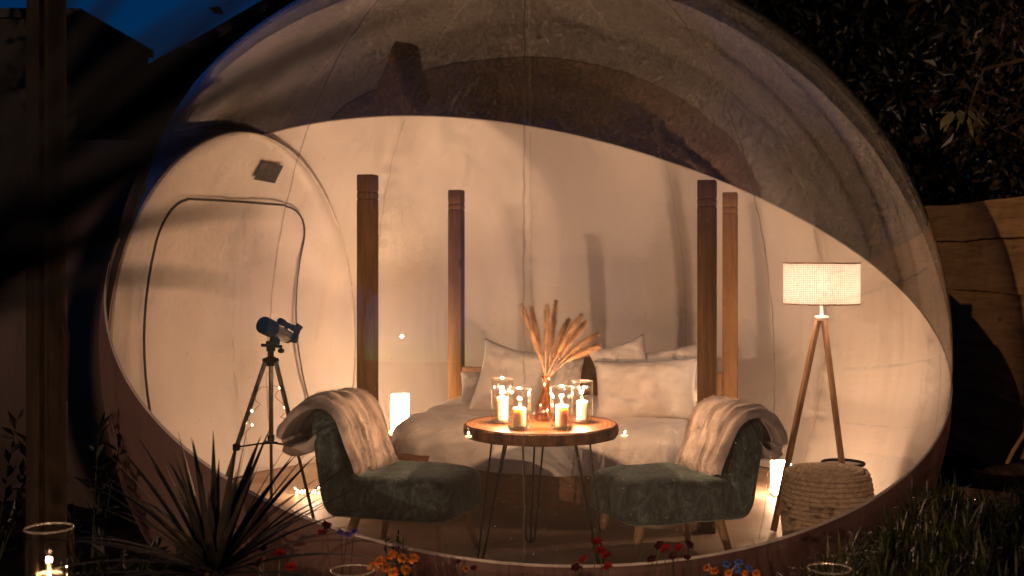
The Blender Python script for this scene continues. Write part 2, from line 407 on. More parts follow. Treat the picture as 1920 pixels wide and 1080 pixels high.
# ------------------------------------------------------------------ ground
def gh(x, y):
    bed = max(0, min(1, (4.75-y)/.6)); bed = bed*bed*(3-2*bed)
    h = -.035 + bed*(.13+.13*max(0, min(1, (4.2-y)/.9)))
    d = ((x-2.1)/.95)**2+((y-4.35)/.75)**2
    h += .43*math.exp(-d*d*.9)
    d = ((x+1.9)/.9)**2+((y-4.2)/.8)**2
    h += .12*math.exp(-d)
    d2 = math.hypot(x-.085, y-7.0)
    if d2 < 2.14: h = -.045
    elif d2 < 2.6: 
        k = (d2-2.14)/.46; h = -.045*(1-k)+h*k
    return h + .02*nz(x*2.1, y*2.1)*(1 if d2 > 2.3 else 0)
def axis(a, b, n, far):
    g = list(np.linspace(a, b, n)); st = (b-a)/(n-1); lo = a; hi = b
    while hi < far: st *= 1.35; hi += st; lo -= st; g.append(hi); g.insert(0, lo)
    return g
gx = axis(-4.5, 5.0, 96, 400); gy = axis(1.2, 12, 110, 400)
g = MB(); g.grid(len(gx), len(gy), lambda s, t: (gx[round(s*(len(gx)-1))], gy[round(t*(len(gy)-1))], gh(gx[round(s*(len(gx)-1))], gy[round(t*(len(gy)-1))])))
tag(g.build('ground', M['soil']), kind='structure')

# ------------------------------------------------------------------ bubble tent
TC = Vector((.085, 7.0, .93)); TA = (2.29, 2.29, 2.20)
AX = Vector((.12655, -.49480, .85975)).normalized()
E1 = (Vector((1,0,0))-AX*AX.x).normalized(); E2 = AX.cross(E1)
def theta_b(p): return 1.38639+.00317*math.cos(p)+.00417*math.sin(p)+.00119*math.cos(2*p)+.03307*math.sin(2*p)
def dirv(p, t): return AX*math.cos(t)+(E1*math.cos(p)+E2*math.sin(p))*math.sin(t)
SEAMS = [R(a) for a in (88.5, 58.7, 29, -2, -33, -65, -91, -118, -150, 180, 149, 119)]
def pucker(d, z):
    """small sideways folds gathered along the welded gore seams"""
    a = math.atan2(d.y, d.x); r = 0
    for s in SEAMS:
        q = abs((a-s+math.pi) % (2*math.pi)-math.pi)*2.2
        if q < .22:
            k = 1-q/.22
            r += -.012*math.exp(-(q/.03)**2)+.017*k*k*(nz(z*15, s*9, q*3)+.6*nz(z*29, s*5, q*5))
    return r
GB = Vector((-.74, -.15, .65)).normalized()
def tpt(d, off=0, wr=True):
    off += .065*max(0, d.dot(GB))**7
    P = Vector((TC.x+TA[0]*d.x, TC.y+TA[1]*d.y, TC.z+TA[2]*d.z))
    if wr:
        off += float(wr)*(pucker(d, P.z)+.010*nz(P.x*1.3, P.y*1.3, P.z*.8)+.013*nz(d.x*6.5, d.y*6.5, P.z*.35)+.006*nz(d.x*15, d.y*15, P.z*.6))
    nrm = Vector((d.x/TA[0], d.y/TA[1], d.z/TA[2])).normalized()
    return P+nrm*off
def theta_floor(p):
    zf = -(TC.z-.004)/TA[2]; lo, hi = theta_b(p), math.pi*.999
    for _ in range(40):
        m_ = (lo+hi)/2
        if dirv(p, m_).z > zf: lo = m_
        else: hi = m_
    return (lo+hi)/2
tent = thing('bubble_tent', 'large inflated bubble tent with clear front dome and white fabric back', 'bubble tent', (TC.x, TC.y, 0))
NU = 360
c_ = MB(); c_.grid(NU, 90, lambda s, t: tpt(dirv(2*math.pi*s, 1e-4+(theta_b(2*math.pi*s)-1e-4)*t), wr=False), closeu=True)
c_.build('clear_canopy', M['film'], tent)
tf = [theta_floor(2*math.pi*i/NU) for i in range(NU)]
c_ = MB(); c_.grid(NU, 110, lambda s, t: tpt(dirv(2*math.pi*s, theta_b(2*math.pi*s)+(tf[round(s*NU) % NU]-theta_b(2*math.pi*s))*t), wr=min(1, t*14)), closeu=True)
c_.build('fabric_shell', M['fabric'], tent)
c_ = MB(); c_.grid(NU, 90, lambda s, t: tpt(dirv(2*math.pi*s, theta_b(2*math.pi*s)+.002+(tf[round(s*NU) % NU]-.002-theta_b(2*math.pi*s))*t), .012*min(1, t*8)+.005, wr=min(1, t*14)), closeu=True)
c_.build('outer_skin', M['skin'], tent)
# weld along the boundary of film and fabric
c_ = MB(); c_.tube([tpt(dirv(2*math.pi*i/240, theta_b(2*math.pi*i/240)), wr=False) for i in range(240)], .006, 6, closed=True)
c_.build('boundary_weld', M['piping'], tent)
# gore seams
for s in SEAMS:
    film, fab = [], []
    for i in range(150):
        el = R(88-118*i/149); d = Vector((math.cos(el)*math.cos(s), math.cos(el)*math.sin(s), math.sin(el)))
        if TC.z+TA[2]*d.z < .02: break
        t = math.acos(max(-1, min(1, d.dot(AX)))); p = math.atan2(d.dot(E2), d.dot(E1))
        (film if t < theta_b(p) else fab).append((d, i))
    for lst, nm, mt, wd, of in ((film, 'film_seam', 'seam', .0042, .003), (fab, 'stitched_seam', 'stitch', .0022, -.008)):
        if len(lst) > 3:
            sd = Vector((-math.sin(s), math.cos(s), 0)); mb = MB()
            wob = [wd*(1+.5*nz(i*.9, s*3)) for _, i in lst]
            vs = []
            for (d, i), q in zip(lst, wob):
                P = tpt(d, of, wr=False) if nm == 'film_seam' else tpt(d, of)
                P = P + sd*(.008*nz(i*.35, s*7))
                vs += [P-sd*q, P+sd*q]
            mb.add(vs, [(2*i, 2*i+1, 2*i+3, 2*i+2) for i in range(len(lst)-1)])
            mb.build(nm, M['seam_clear' if nm == 'film_seam' and round(math.degrees(s)) in (88, 59, -65) else mt], tent)
# groundsheet
rf = 2.075
c_ = MB(); c_.grid(120, 40, lambda s, t: (lambda r, a: (TC.x+r*math.cos(a), TC.y+r*math.sin(a),
     .004+max(0, (t-.45))*.045*(nz(r*math.cos(a)*4, r*math.sin(a)*4)+.5*nz(r*math.cos(a)*11, r*math.sin(a)*11)+.25)))(max(1e-3, t*(rf-.01)), 2*math.pi*s), closeu=True)
c_.build('groundsheet', M['floor'], tent)
# entrance: arch ring, door fabric, zip, patch; then the tunnel beyond
DA = R(158); DD = Vector((math.cos(DA), math.sin(DA), 0)); DL = Vector((math.sin(DA), -math.cos(DA), 0))
def door_pt(lat, z, off=0):
    q = max(.02, 1-(lat/TA[0])**2-((z-TC.z)/TA[2])**2); dep = TA[0]*math.sqrt(q)
    P = TC+DL*lat+DD*dep; P.z = z
    d = Vector(((P.x-TC.x)/TA[0], (P.y-TC.y)/TA[1], (P.z-TC.z)/TA[2]))
    nrm = Vector((d.x/TA[0], d.y/TA[1], d.z/TA[2])).normalized(); return P+nrm*off
AR, AZ = 1.33, .88
arch = [door_pt(AR*math.cos(a), AZ+AR*math.sin(a), -.020) for a in (R(-38+256*i/90) for i in range(91))]
def door_panel(s, t):
    z = .02+(AZ+AR-.02)*t; h = math.sqrt(max(0, AR*AR-(z-AZ)**2)); lat = (2*s-1)*h
    e = min(1, (h-abs(lat))/.12); wr = .018*nz(lat*3, z*1.2)+.012*nz(lat*7+z*3, z*5)+.010*abs(nz(lat*5-z*4, z*3+lat*6, 4))
    return door_pt(lat, z, -.008-.026*min(1, max(0, e)*2)+(.02*math.sin(max(0, e)*math.pi/2)+wr)*max(0, e))
c_ = MB(); c_.grid(60, 60, door_panel); door = c_.build('entrance_panel', M['fabric'], tent)
c_ = MB(); c_.tube(arch, .008, 8); c_.build('arch_piping', M['piping'], tent)
def rr(l0, l1, ztop, r, off, n=10):
    lr_ = lambda z: l1+.06*max(0, ztop-r-z)
    pts = [door_pt(l0, z, off) for z in np.linspace(.04, ztop-r, 14)]
    pts += [door_pt(l0+r-r*math.cos(a), ztop-r+r*math.sin(a), off) for a in np.linspace(.1, math.pi/2-.1, n)]
    pts += [door_pt(l, ztop+.015*math.sin((l-l0)/(l1-l0)*math.pi), off) for l in np.linspace(l0+r, l1-r, 16)]
    pts += [door_pt(l1-r+r*math.sin(a), ztop-r+r*math.cos(a), off) for a in np.linspace(.1, math.pi/2-.1, n)]
    pts += [door_pt(lr_(z), z, off) for z in np.linspace(ztop-r, .04, 14)]
    return pts
zp = rr(-.66, .86, 1.78, .26, -.034)
c_ = MB(); c_.tube(zp, .0085, 6, flat=.6); zipo = c_.build('door_zip', M['zip'], tent)
c_ = MB(); c_.grid(8, 6, lambda s, t: door_pt(.24+.21*s, 2.055-.115*t-.015*s, -.026)); c_.build('dark_patch', M['patch'], tent)
def tun(s, t):
    a = R(-40+260*s); dep = 1.86+.0+3.9*t; rr_ = AR*(1+.012*math.sin(t*26)-.0*t)
    if t == 0: rr_ = AR
    P = TC+DL*(rr_*math.cos(a))+DD*dep; P.z = max(-.03, AZ-.06*t+(rr_-.05*t)*math.sin(a)+.012*nz(a*4, t*9)); return P
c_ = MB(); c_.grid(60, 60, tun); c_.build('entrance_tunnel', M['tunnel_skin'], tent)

# ------------------------------------------------------------------ bed
TH = R(14); BO = Vector((-.80, 6.80, 0)); BW, BL = 1.865, 1.72
BU = Vector((math.cos(TH), -math.sin(TH), 0)); BV = Vector((math.sin(TH), math.cos(TH), 0))
def bw(u, v, z): return BO+BU*u+BV*v+Vector((0,0,z))
BR_ = Matrix((BU, BV, Vector((0,0,1)))).transposed()
bed = thing('four_poster_bed', 'low wooden bed with four square notched posts inside the tent', 'bed', BO)
for (u, v, top, mt) in ((0, 0, 1.880, 'postwood'), (0, BL, 1.885, 'postwood'), (BW, 0, 1.822, 'shaded_postwood'), (BW, BL, 1.845, 'lit_postwood')):
    m_ = MB(); s_ = .094
    zs = [0, top-.115-.034, top-.115-.028, top-.115, top-.108, top-.08+.006, top-.073, top-.006, top]
    prof = [(0, 1), (top-.140, 1), (top-.134, .90), (top-.130, 1), (top-.100, 1), (top-.095, .90), (top-.090, 1), (top-.006, 1), (top, .93)]
    vs = []
    for z, k in prof:
        for a, b in ((-1,-1),(1,-1),(1,1),(-1,1)):
            vs.append(bw(u+a*s_/2*k, v+b*s_/2*k, z))
    fs = [(i*4+j, i*4+(j+1) % 4, i*4+4+(j+1) % 4, i*4+4+j) for i in range(len(prof)-1) for j in range(4)]+[(32,33,34,35)]
    m_.add(vs, fs); po = m_.build('post', M[mt], bed, bevel=.0035)
    if mt == 'lit_postwood': po['label'] = 'back right post, lamp light put into its paler orange tone'
for (a, b, nm) in (((.05, 0), (BW-.05, 0), 'front_rail'), ((.05, BL), (BW-.05, BL), 'back_rail'), ((0, .05), (0, BL-.05), 'side_rail'), ((BW, .05), (BW, BL-.05), 'side_rail')):
    A_, B_ = bw(*a, .215), bw(*b, .215); L_ = (B_-A_).length; d = (B_-A_).normalized()
    Mx = Matrix((d, Vector((0,0,1)).cross(d), Vector((0,0,1)))).transposed()
    MB().box((A_+B_)/2, (L_, .045, .25), Mx).build(nm, M['railwood'], bed, bevel=.005)
MB().box(bw(BW/2, BL-.03, .52), (BW-.1, .035, .30), BR_).build('headboard', M['headwood'], bed, bevel=.005)
MB().box(bw(BW*.50, BL-.055, .60), (.26, .05, .34), BR_).build('headboard_block', M['headwood'], bed, bevel=.006)
m_ = MB(); m_.rbox((BW-.13, BL-.12, .22), 9, 8); m_.v = [bw(p[0]+BW/2, p[1]+BL/2, p[2]+.36) for p in m_.v]; m_.build('mattress', M['linen'], bed)

def duvet_pt(s, t):
    m0, ov, r = .07, .40, .24
    W2, L2 = BW/2-m0, BL/2-m0
    x = (2*s-1)*(W2+ov); y = -L2-ov+(2*L2+ov+.02)*t
    qx, qy = abs(x)-(W2-r), abs(y)-(L2-r); sx, sy = (1 if x > 0 else -1), (1 if y > 0 else -1)
    if qx > 0 and qy > 0:
        l = math.hypot(qx, qy); e = l-r; nx, ny = sx*qx/l, sy*qy/l
    elif qx > qy: e = qx-r; nx, ny = sx, 0
    else: e = qy-r; nx, ny = 0, sy
    wr = .012*nz(x*3.2, y*3.2, 2)+.018*abs(nz(x*4+3*y, y*5-x*2, 5))+.012*abs(nz(x*10-y*6, y*9+x*5, 9))
    top = .505+.02*nz(x*1.2, y*1.2)
    if e <= 0: 
        k = min(1, -e/.12); P = (x, y, top+wr-.05*(1-k)**2)
    else:
        bx, by = x-nx*e, y-ny*e
        hang = (.165 if ny < -.3 else .08)*(1-.25*abs(bx/W2)**4)+.02*nz(bx*4, by*4)
        e2 = min(e, hang+.05)
        fold = .026*nz(bx*7+by*6, e*1.5, 3)*min(1, e/.08)+.012*nz(bx*16+by*14, e*3)*min(1, e/.1)
        o = .03*(1-math.exp(-e2/.05))+fold
        P = (bx+nx*o, by+ny*o, top-.05-e2*.86+wr*.3)
    bul = .11*max(0, math.cos(P[0]/W2*1.4))*max(0, min(1, (-P[1]-.1)/.7))
    return bw(P[0]+BW/2, P[1]+BL/2-bul, P[2])
m_ = MB(); m_.grid(110, 110, duvet_pt); dv = m_.build('duvet', M['linen'])
tag(dv, 'rumpled white duvet hanging over the front of the wooden bed', 'duvet')

def pillow(label, c, w_, h_, t_, roll=0, lean=15, yaw=-14, seed=0, pinch=.10, group=None):
    vs, fs, n = [], [], 26
    for sd in (1, -1):
        b = len(vs)
        for j in range(n):
            for i in range(n):
                x, y = -1+2*i/(n-1), -1+2*j/(n-1)
                th_ = max(0, (1-x**4)*(1-y**4))**.55*(1-.25*(x*x+y*y)/2)
                X = w_/2*x*(1-pinch*(1-y*y)*x*x); Y = h_/2*y*(1-pinch*(1-x*x)*y*y)
                Z = sd*(t_/2)*th_+.034*nz(x*2.2+seed, y*2.2, sd)*th_+.022*nz(x*4+seed+y*2, y*5, 3)*th_+.012*abs(nz(x*7+y*5, y*6-x*3, seed))*th_+.02*nz(x*1.5, y*1.5, seed)
                cr = max(abs(x), abs(y)); Z += .006*nz(x*14+seed, y*14)*(cr > .6)
                vs.append((X, Y, Z))
        for j in range(n-1):
            for i in range(n-1):
                q = (b+j*n+i, b+j*n+i+1, b+(j+1)*n+i+1, b+(j+1)*n+i); fs.append(q if sd > 0 else q[::-1])
    me = bpy.data.meshes.new('pillow'); me.from_pydata(vs, [], fs)
    bm = bmesh.new(); bm.from_mesh(me); bmesh.ops.remove_doubles(bm, verts=bm.verts, dist=.0005); bm.to_mesh(me); bm.free()
    me.shade_smooth(); me.materials.append(M['linen'])
    o = bpy.data.objects.new('pillow', me); COL.objects.link(o)
    # local x right, y up, z towards the foot of the bed
    o.matrix_world = Matrix.Translation(c) @ Matrix.Rotation(R(yaw), 4, 'Z') @ Matrix.Rotation(R(90-lean), 4, 'X') @ Matrix.Rotation(R(roll), 4, 'Z')
    return tag(o, label, 'pillow', group)
G_ = 'pillows against the headboard'
pillow('large white cushion with its pointed upper corner raised, leaning at the bed\'s left', at(956, 716, 7.45), .43, .46, .17, -12, 14, -8, 1, .13, G_)
pillow('small white pillow peeking out behind the left cushion beside the back post', at(905, 738, 7.72), .30, .30, .12, 6, 16, -20, 2, .08, G_)
pillow('white pillow half hidden behind the pampas grass vase', at(1046, 724, 7.62), .30, .38, .13, -3, 12, -14, 3, .08, G_)
pillow('wide white pillow in front at the right side of the bed', at(1211, 731, 7.02), .60, .36, .19, 3, 16, -14, 4, .07, G_)
pillow('white pillow with a crumpled corner sticking up behind the wide right pillow', at(1170, 700, 7.3), .36, .40, .14, 17, 10, -14, 5, .15, G_)
pillow('plump white pillow rising to the front right bed post', at(1262, 706, 7.30), .44, .36, .16, 11, 14, -14, 6, .10, G_)

# ------------------------------------------------------------------ table, candles, vase
TT = .646; tc = Vector((.1375, 5.75, 0))
table = thing('side_table', 'round log slab table with bark edge on black hairpin legs', 'table', tc)
def slab(r_in, prof, name, mt, tri=False):
    n = 96; mb = MB(); vs = []
    for r, z in prof:
        for k in range(n):
            a = 2*math.pi*k/n; rr_ = r+(.007*nz(math.cos(a)*2.4, math.sin(a)*2.4, 4)+.003*nz(math.cos(a)*11, math.sin(a)*11, z*20))*(r/.36)
            vs.append((tc.x+rr_*math.cos(a), tc.y+rr_*math.sin(a), z))
    fs = [(i*n+k, i*n+(k+1) % n, (i+1)*n+(k+1) % n, (i+1)*n+k) for i in range(len(prof)-1) for k in range(n)]
    if tri: fs += [tuple(range(n))[::-1], tuple(range((len(prof)-1)*n, len(prof)*n))]
    mb.add(vs, fs); return mb.build(name, M[mt], table, angle=.5)
slab(0, [(.34, TT-.052), (.352, TT-.052), (.352, TT-.006), (.347, TT)], 'tabletop', 'slab', True)
slab(0, [(.353, TT-.056), (.361, TT-.045), (.364, TT-.025), (.361, TT-.006), (.351, TT+.0015)], 'bark_edge', 'bark')
for ang, in ((R(212),), (R(-38),), (R(98),)):
    d = Vector((math.cos(ang), math.sin(ang), 0)); sd = Vector((-d.y, d.x, 0)); zt = TT-.056
    mb = MB(); top = tc+d*.235; ft = tc+d*.335
    MB.box(mb, top+Vector((0,0,zt-.0025)), (.09, .10, .005), Matrix((d, sd, Vector((0,0,1)))).transposed())
    wt, wb = .055, .022
    pts = [top+sd*wt+Vector((0,0,zt)), ft+sd*wb+Vector((0,0,.03))]
    pts += [ft+sd*(wb*math.cos(a))+Vector((0,0,.012+.018*(1-math.sin(a)))) for a in np.linspace(.2, math.pi-.2, 7)]
    pts += [ft-sd*wb+Vector((0,0,.03)), top-sd*wt+Vector((0,0,zt))]
    mb.tube(pts, .0048, 8)
    mb.tube([top-d*.05+Vector((0,0,zt)), ft-d*.004+Vector((0,0,.02))], .0048, 8)
    mb.build('hairpin_leg', M['rod'], table)

def flame_mesh(c, h=.030, r=.0060):
    mb = MB(); pr = [(0.0008, 0), (r*.7, h*.12), (r, h*.3), (r*.8, h*.52), (r*.42, h*.78), (.0004, h)]
    return mb.lathe(pr, c, 12, Matrix.Rotation(.12*math.sin(c[0]*57), 3, 'Y') @ Matrix.Rotation(.1*math.sin(c[0]*91), 3, 'X'))
def candle_in_glass(px, pyb, d, z0, gr, gh_, cr, ch, glabel, clabel, watts=3.1, gname='glass_cylinder'):
    x, y = (px-CX)/F*d, d
    t = thing(gname, glabel, 'candle glass', (x, y, z0), 0, 'glass candle cylinders')
    mb = MB(); mb.lathe([(gr*.97, .012), (gr, .02), (gr, gh_), (gr-.0015, gh_+.001)], (x, y, z0), 40); mb.build('wall', M['glass'], t)
    mb = MB(); mb.lathe([(.001, .001), (gr*.92, .001), (gr, .006), (gr*.97, .012), (.001, .010)], (x, y, z0), 40); mb.build('base', M['rimglass'], t)
    mb = MB(); mb.tube([(x+gr*math.cos(a), y+gr*math.sin(a), z0+gh_) for a in np.linspace(0, 2*math.pi, 41)[:-1]], .0018, 6, closed=True); mb.build('rim', M['rimglass'], t)
    c = thing('candle', clabel, 'candle', (x, y, z0+.012), 0, 'lit pillar candles')
    zb = z0+.0125
    mb = MB(); mb.lathe([(.001, 0), (cr, 0), (cr, ch-.003), (cr*.94, ch), (cr*.8, ch-.005), (cr*.3, ch-.008), (.0005, ch-.008)], (x, y, zb), 32); mb.build('wax', M['ivory'], c)
    MB().tube([(x, y, zb+ch-.010), (x+.001, y, zb+ch+.006)], .0012, 6).build('wick', M['wick'], c)
    flame_mesh((x, y, zb+ch-.004)).build('flame', M['flame'], c)
    lamp('candle_light', (x, y, zb+ch+.034), watts, (1,.55,.30), .007, c)
candle_in_glass(942, 793, 5.76, TT+.0025, .052, .205, .026, .106, 'tall glass cylinder at the back left of the log table', 'lit pillar candle in the back left glass on the log table')
candle_in_glass(974, 803, 5.56, TT+.0025, .052, .178, .029, .080, 'glass cylinder standing front left on the log table', 'short lit pillar candle in the front left glass on the log table')
candle_in_glass(1053, 803, 5.56, TT+.0025, .051, .188, .028, .092, 'glass cylinder standing front right on the log table', 'lit pillar candle in the front right glass on the log table')
candle_in_glass(1091, 794, 5.78, TT+.0025, .051, .192, .026, .086, 'glass cylinder at the back right of the log table', 'lit pillar candle in the back right glass on the log table')

vx, vy = (1024-CX)/F*5.84, 5.84
vase = thing('glass_vase', 'amber glass flask vase in the middle of the log table', 'vase', (vx, vy, TT+.002))
mb = MB(); mb.lathe([(.001, .004), (.052, .003), (.060, .012), (.060, .03), (.050, .07), (.036, .105), (.022, .135), (.018, .155), (.018, .195), (.022, .208)], (vx, vy, TT+.002), 40); mb.build('body', M['amber'], vase)
mb = MB(); mb.tube([(vx+.022*math.cos(a), vy+.022*math.sin(a), TT+.210) for a in np.linspace(0, 2*math.pi, 25)[:-1]], .002, 6, closed=True); mb.build('rim', M['amber'], vase)
neck = Vector((vx, vy, TT+.19))
plumes = [((978,571),.33,'leftmost pampas stem in the vase with its long plume leaning left'), ((996,577),.26,'second pampas stem from the left in the vase'),
          ((1026,574),.27,'upright pampas stem in the centre of the vase, blunter tip'), ((1042,565),.30,'tallest upright pampas stem in the vase'),
          ((1066,600),.25,'pampas stem just right of the tall upright ones in the vase'), ((1089,591),.29,'pampas stem leaning right with the highest right hand tip'),
          ((1097,604),.26,'pampas stem leaning right just below the highest right hand tip'), ((1119,626),.26,'rightmost pampas stem arching out towards the pillows'),
          ((1120,648),.22,'lowest drooping pampas stem at the right of the vase')]
for k, ((px, py), pl, lab) in enumerate(plumes):
    tip = at(px, py, 5.84+.10*math.sin(k*2.3)); nk = neck+Vector((.008*math.cos(k*2.1), .008*math.sin(k*2.1), 0)); foot = Vector((vx-.03*math.cos(k*2.1), vy-.03*math.sin(k*2.1), TT+.012))
    st = thing('pampas_stem', lab, 'pampas grass', foot, 0, 'pampas stems in the vase')
    mid = nk+(tip-nk)*.5+Vector((0,0,.03+.02*(px > 1060)))
    cur = [foot, nk]
    for i in range(1, 15):
        s = i/14; cur.append(nk*(1-s)**2+mid*(2*s*(1-s))+tip*s*s)
    MB().tube(cur, [.0018]*2+[.0016-.001*i/14 for i in range(14)], 5).build('stalk', M['plume'], st)
    V, Fc = [], []
    for q in range(2600):
        s = 1-(rng.random()**.85)*min(.86, pl/.36); P = nk*(1-s)**2+mid*(2*s*(1-s))+tip*s*s
        T = ((mid-nk)*(1-s)+(tip-mid)*s).normalized(); o = T.orthogonal().normalized(); a = rng.random()*6.283
        sd = o*math.cos(a)+T.cross(o)*math.sin(a)
        env = math.sin(math.pi*min(1, (1-s)/min(.86, pl/.36)*.86+.12))**.7
        L = (.020+.034*rng.random()**2)*env+.006
        e = P+T*(L*.85)+sd*(L*.60)+Vector((0,0,-.22*L)); wv = T.cross(sd)*.0009
        b = len(V); V += [P-wv, P+wv, e]; Fc.append((b, b+1, b+2))
    np_mesh('plume', np.array([tuple(p) for p in V]), np.array(Fc), M['plume'], st)

# ------------------------------------------------------------------ chairs and throws
def make_chair(label, loc, rz, hs):
    t = thing('slipper_chair', label, 'chair', loc, rz, 'velvet slipper chairs')
    def seat(P):
        P.z += .012*(1-(P.x/.28)**2)*(P.z > 0)+.006*nz(P.x*9, P.y*9, P.z*9); return P
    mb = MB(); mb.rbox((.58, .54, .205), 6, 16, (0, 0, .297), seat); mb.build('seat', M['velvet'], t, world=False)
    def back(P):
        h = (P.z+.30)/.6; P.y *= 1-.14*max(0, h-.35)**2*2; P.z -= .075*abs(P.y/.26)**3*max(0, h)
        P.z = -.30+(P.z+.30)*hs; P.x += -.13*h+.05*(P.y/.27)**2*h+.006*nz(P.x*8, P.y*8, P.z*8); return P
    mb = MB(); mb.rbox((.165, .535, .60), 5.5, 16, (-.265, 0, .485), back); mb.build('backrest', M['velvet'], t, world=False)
    pts = []
    for a in np.linspace(0, 2*math.pi, 60)[:-1]:
        c_, s_ = math.cos(a), math.sin(a); L = (abs(c_)**6+abs(s_)**6)**(1/6)
        pts.append((.289*c_/L, .269*s_/L, .225))
    MB().tube(pts, .006, 6, closed=True).build('seat_piping', M['velvet'], t, world=False)
    for sx in (1, -1):
        for sy in (1, -1):
            top = Vector((sx*.20, sy*.18, .21)); ft = Vector((sx*.255, sy*.215, .0045))
            MB().tube([top, top*.5+ft*.5, ft], [.024, .020, .015], 14).build('leg', M['legwood'], t, world=False)
    return t
RZL, RZR = R(-20), R(180+20)
chairL = make_chair('green grey velvet slipper chair left of the log table, facing right', (-.485, 5.90, 0), RZL, .86)
chairR = make_chair('green grey velvet slipper chair right of the log table, facing left', (.715, 5.84, 0), RZR, .80)
def throw(label, loc, rz, sg, y0, y1, seed, hs=1, bsx=1):
    prof = [(-.165,.435), (-.185,.50), (-.215,.58), (-.245,.67), (-.275,.745), (-.325,.800), (-.390,.815), (-.455,.790), (-.515,.735), (-.560,.665), (-.575,.625), (-.570,.585), (-.53,.560), (-.48,.565), (-.43,.59), (-.385,.64)]
    prof = [(x if x > -.40 else -.40+(x+.40)*bsx, .37+(z-.37)*hs) for x, z in prof]
    NS, NL = 70, 64
    def P(sv):
        q = sv*(len(prof)-1); i = min(int(q), len(prof)-2); f = q-i
        p = [prof[max(0, min(len(prof)-1, i+j))] for j in (-1,0,1,2)]
        return [.5*((2*p[1][k])+(-p[0][k]+p[2][k])*f+(2*p[0][k]-5*p[1][k]+4*p[2][k]-p[3][k])*f*f+(-p[0][k]+3*p[1][k]-3*p[2][k]+p[3][k])*f**3) for k in (0,1)]
    def surf(s, tt, off):
        x, z = P(s); x2, z2 = P(min(1, s+.01)); x1, z1 = P(max(0, s-.01))
        tx, tz = x2-x1, z2-z1; l = math.hypot(tx, tz) or 1; nx, nz_ = tz/l, -tx/l
        if nz_ < 0 and .2 < s < .75: nx, nz_ = -nx, -nz_
        w1 = tt+.05*nz(tt*3, s*2.2, seed)+.03*nz(s*5, tt*2, seed+7)
        rib = .75*abs(math.sin(w1*4.1*math.pi+seed))**.6+.25*abs(math.sin(w1*8.7*math.pi))
        edge = min(1, min(tt, 1-tt)/.06, s/.05, (1-s)/.05)**.5
        thick = (.012+.034*rib+.014*nz(s*5, tt*6, seed)+.007*nz(s*17, tt*15, seed))*edge
        fan = 1+.12*(abs(s-.45)/.5)**2*(1 if s < .45 else -.2)
        y = ((y0+y1)/2+(tt-.5)*(y1-y0)*fan)*sg + .012*nz(s*4, tt*4, seed+3)
        zdrop = .05*tt*(s < .3)*(1-s/.3) + (.035*nz(tt*5, seed) if s < .2 else 0)
        k = thick*off
        return Vector((x-(-nx)*k*1.0, y, z+nz_*k-zdrop-.05*max(0, abs(y/.27)-.55)*max(0, min(1, 1-abs(s-.45)/.4))))
    mb = MB(); mb.grid(NS, NL, lambda s, t: surf(s, t, 1.0)); nb = len(mb.v)
    mb.grid(NS, NL, lambda s, t: surf(s, t, -.15))
    t_ = thing('fur_throw', label, 'throw blanket', loc, rz, 'faux fur throws')
    body = mb.build('blanket', M['fur'], t_, world=False)
    # pile: thousands of short tapering hairs as one part
    V, Fc = [], []
    for q in range(9000):
        s, tt = rng.random()*.985+.005, rng.random()*.98+.01
        a, b = surf(s, tt, 1), surf(min(1, s+.012), tt, 1); c_ = surf(s, min(1, tt+.012), 1)
        T = (b-a); U = (c_-a); n_ = T.cross(U)
        if n_.length < 1e-9 or T.length < 1e-9: continue
        n_.normalize(); T.normalize()
        mid = surf(s, tt, -.15)
        if n_.dot(a-mid) < 0: n_ = -n_
        dr = (n_*(.55+.3*rng.random())+T*((.8 if s > .45 else -.8)+.5*(rng.random()-.5))+U.normalized()*(.5*(rng.random()-.5))).normalized()
        L = .010+.010*rng.random(); wv = T.cross(n_)*.0011; k = len(V)
        V += [a-wv, a+wv, a+dr*L]; Fc.append((k, k+1, k+2))
    me = bpy.data.meshes.new('pile'); me.from_pydata([tuple(p) for p in V], [], Fc); me.materials.append(M['fur'])
    o = bpy.data.objects.new('pile', me); COL.objects.link(o); o.parent = t_; o['kind'] = 'stuff'
    return t_
throw('pinkish beige faux fur throw folded over the back of the left chair', (-.485, 5.90, 0), RZL, 1, -.255, .17, 1, .80, .92)
throw('pinkish beige faux fur throw folded over the back of the right chair', (.715, 5.84, 0), RZR, -1, -.245, .16, 8, .72, .62)

# ------------------------------------------------------------------ tripod floor lamp, pouf, bin
lx, ly = 1.640, 6.50
fl = thing('tripod_floor_lamp', 'lit floor lamp with woven drum shade on three wooden legs', 'floor lamp', (lx, ly, 0))
mb = MB(); mb.lathe([(.198, 1.178), (.198, 1.392)], (lx, ly, 0), 96); sh = mb.build('lamp_shade', M['shade'], fl)
for z in (1.178, 1.392):
    mb = MB(); mb.tube([(lx+.1985*math.cos(a), ly+.1985*math.sin(a), z+.002*nz(a*9, z)) for a in np.linspace(0, 2*math.pi, 81)[:-1]], [.0035+.0012*nz(i*.9, z) for i in range(80)], 6, closed=True); mb.build('shade_trim', M['trim'], sh, root=fl)
mb = MB(); mb.lathe([(.001,1.088), (.036,1.088), (.038,1.094), (.038,1.106), (.034,1.112), (.010,1.114), (.008,1.13), (.008,1.20), (.018,1.205), (.018,1.245), (.001,1.246)], (lx, ly, 0), 24); mb.build('hub', M['whiteplastic'], fl)
mb = MB(); mb.tube([(lx-.19, ly, 1.20), (lx+.19, ly, 1.20)], .002, 6); mb.tube([(lx, ly-.19, 1.20), (lx, ly+.19, 1.20)], .002, 6); mb.build('shade_frame', M['alu'], fl)
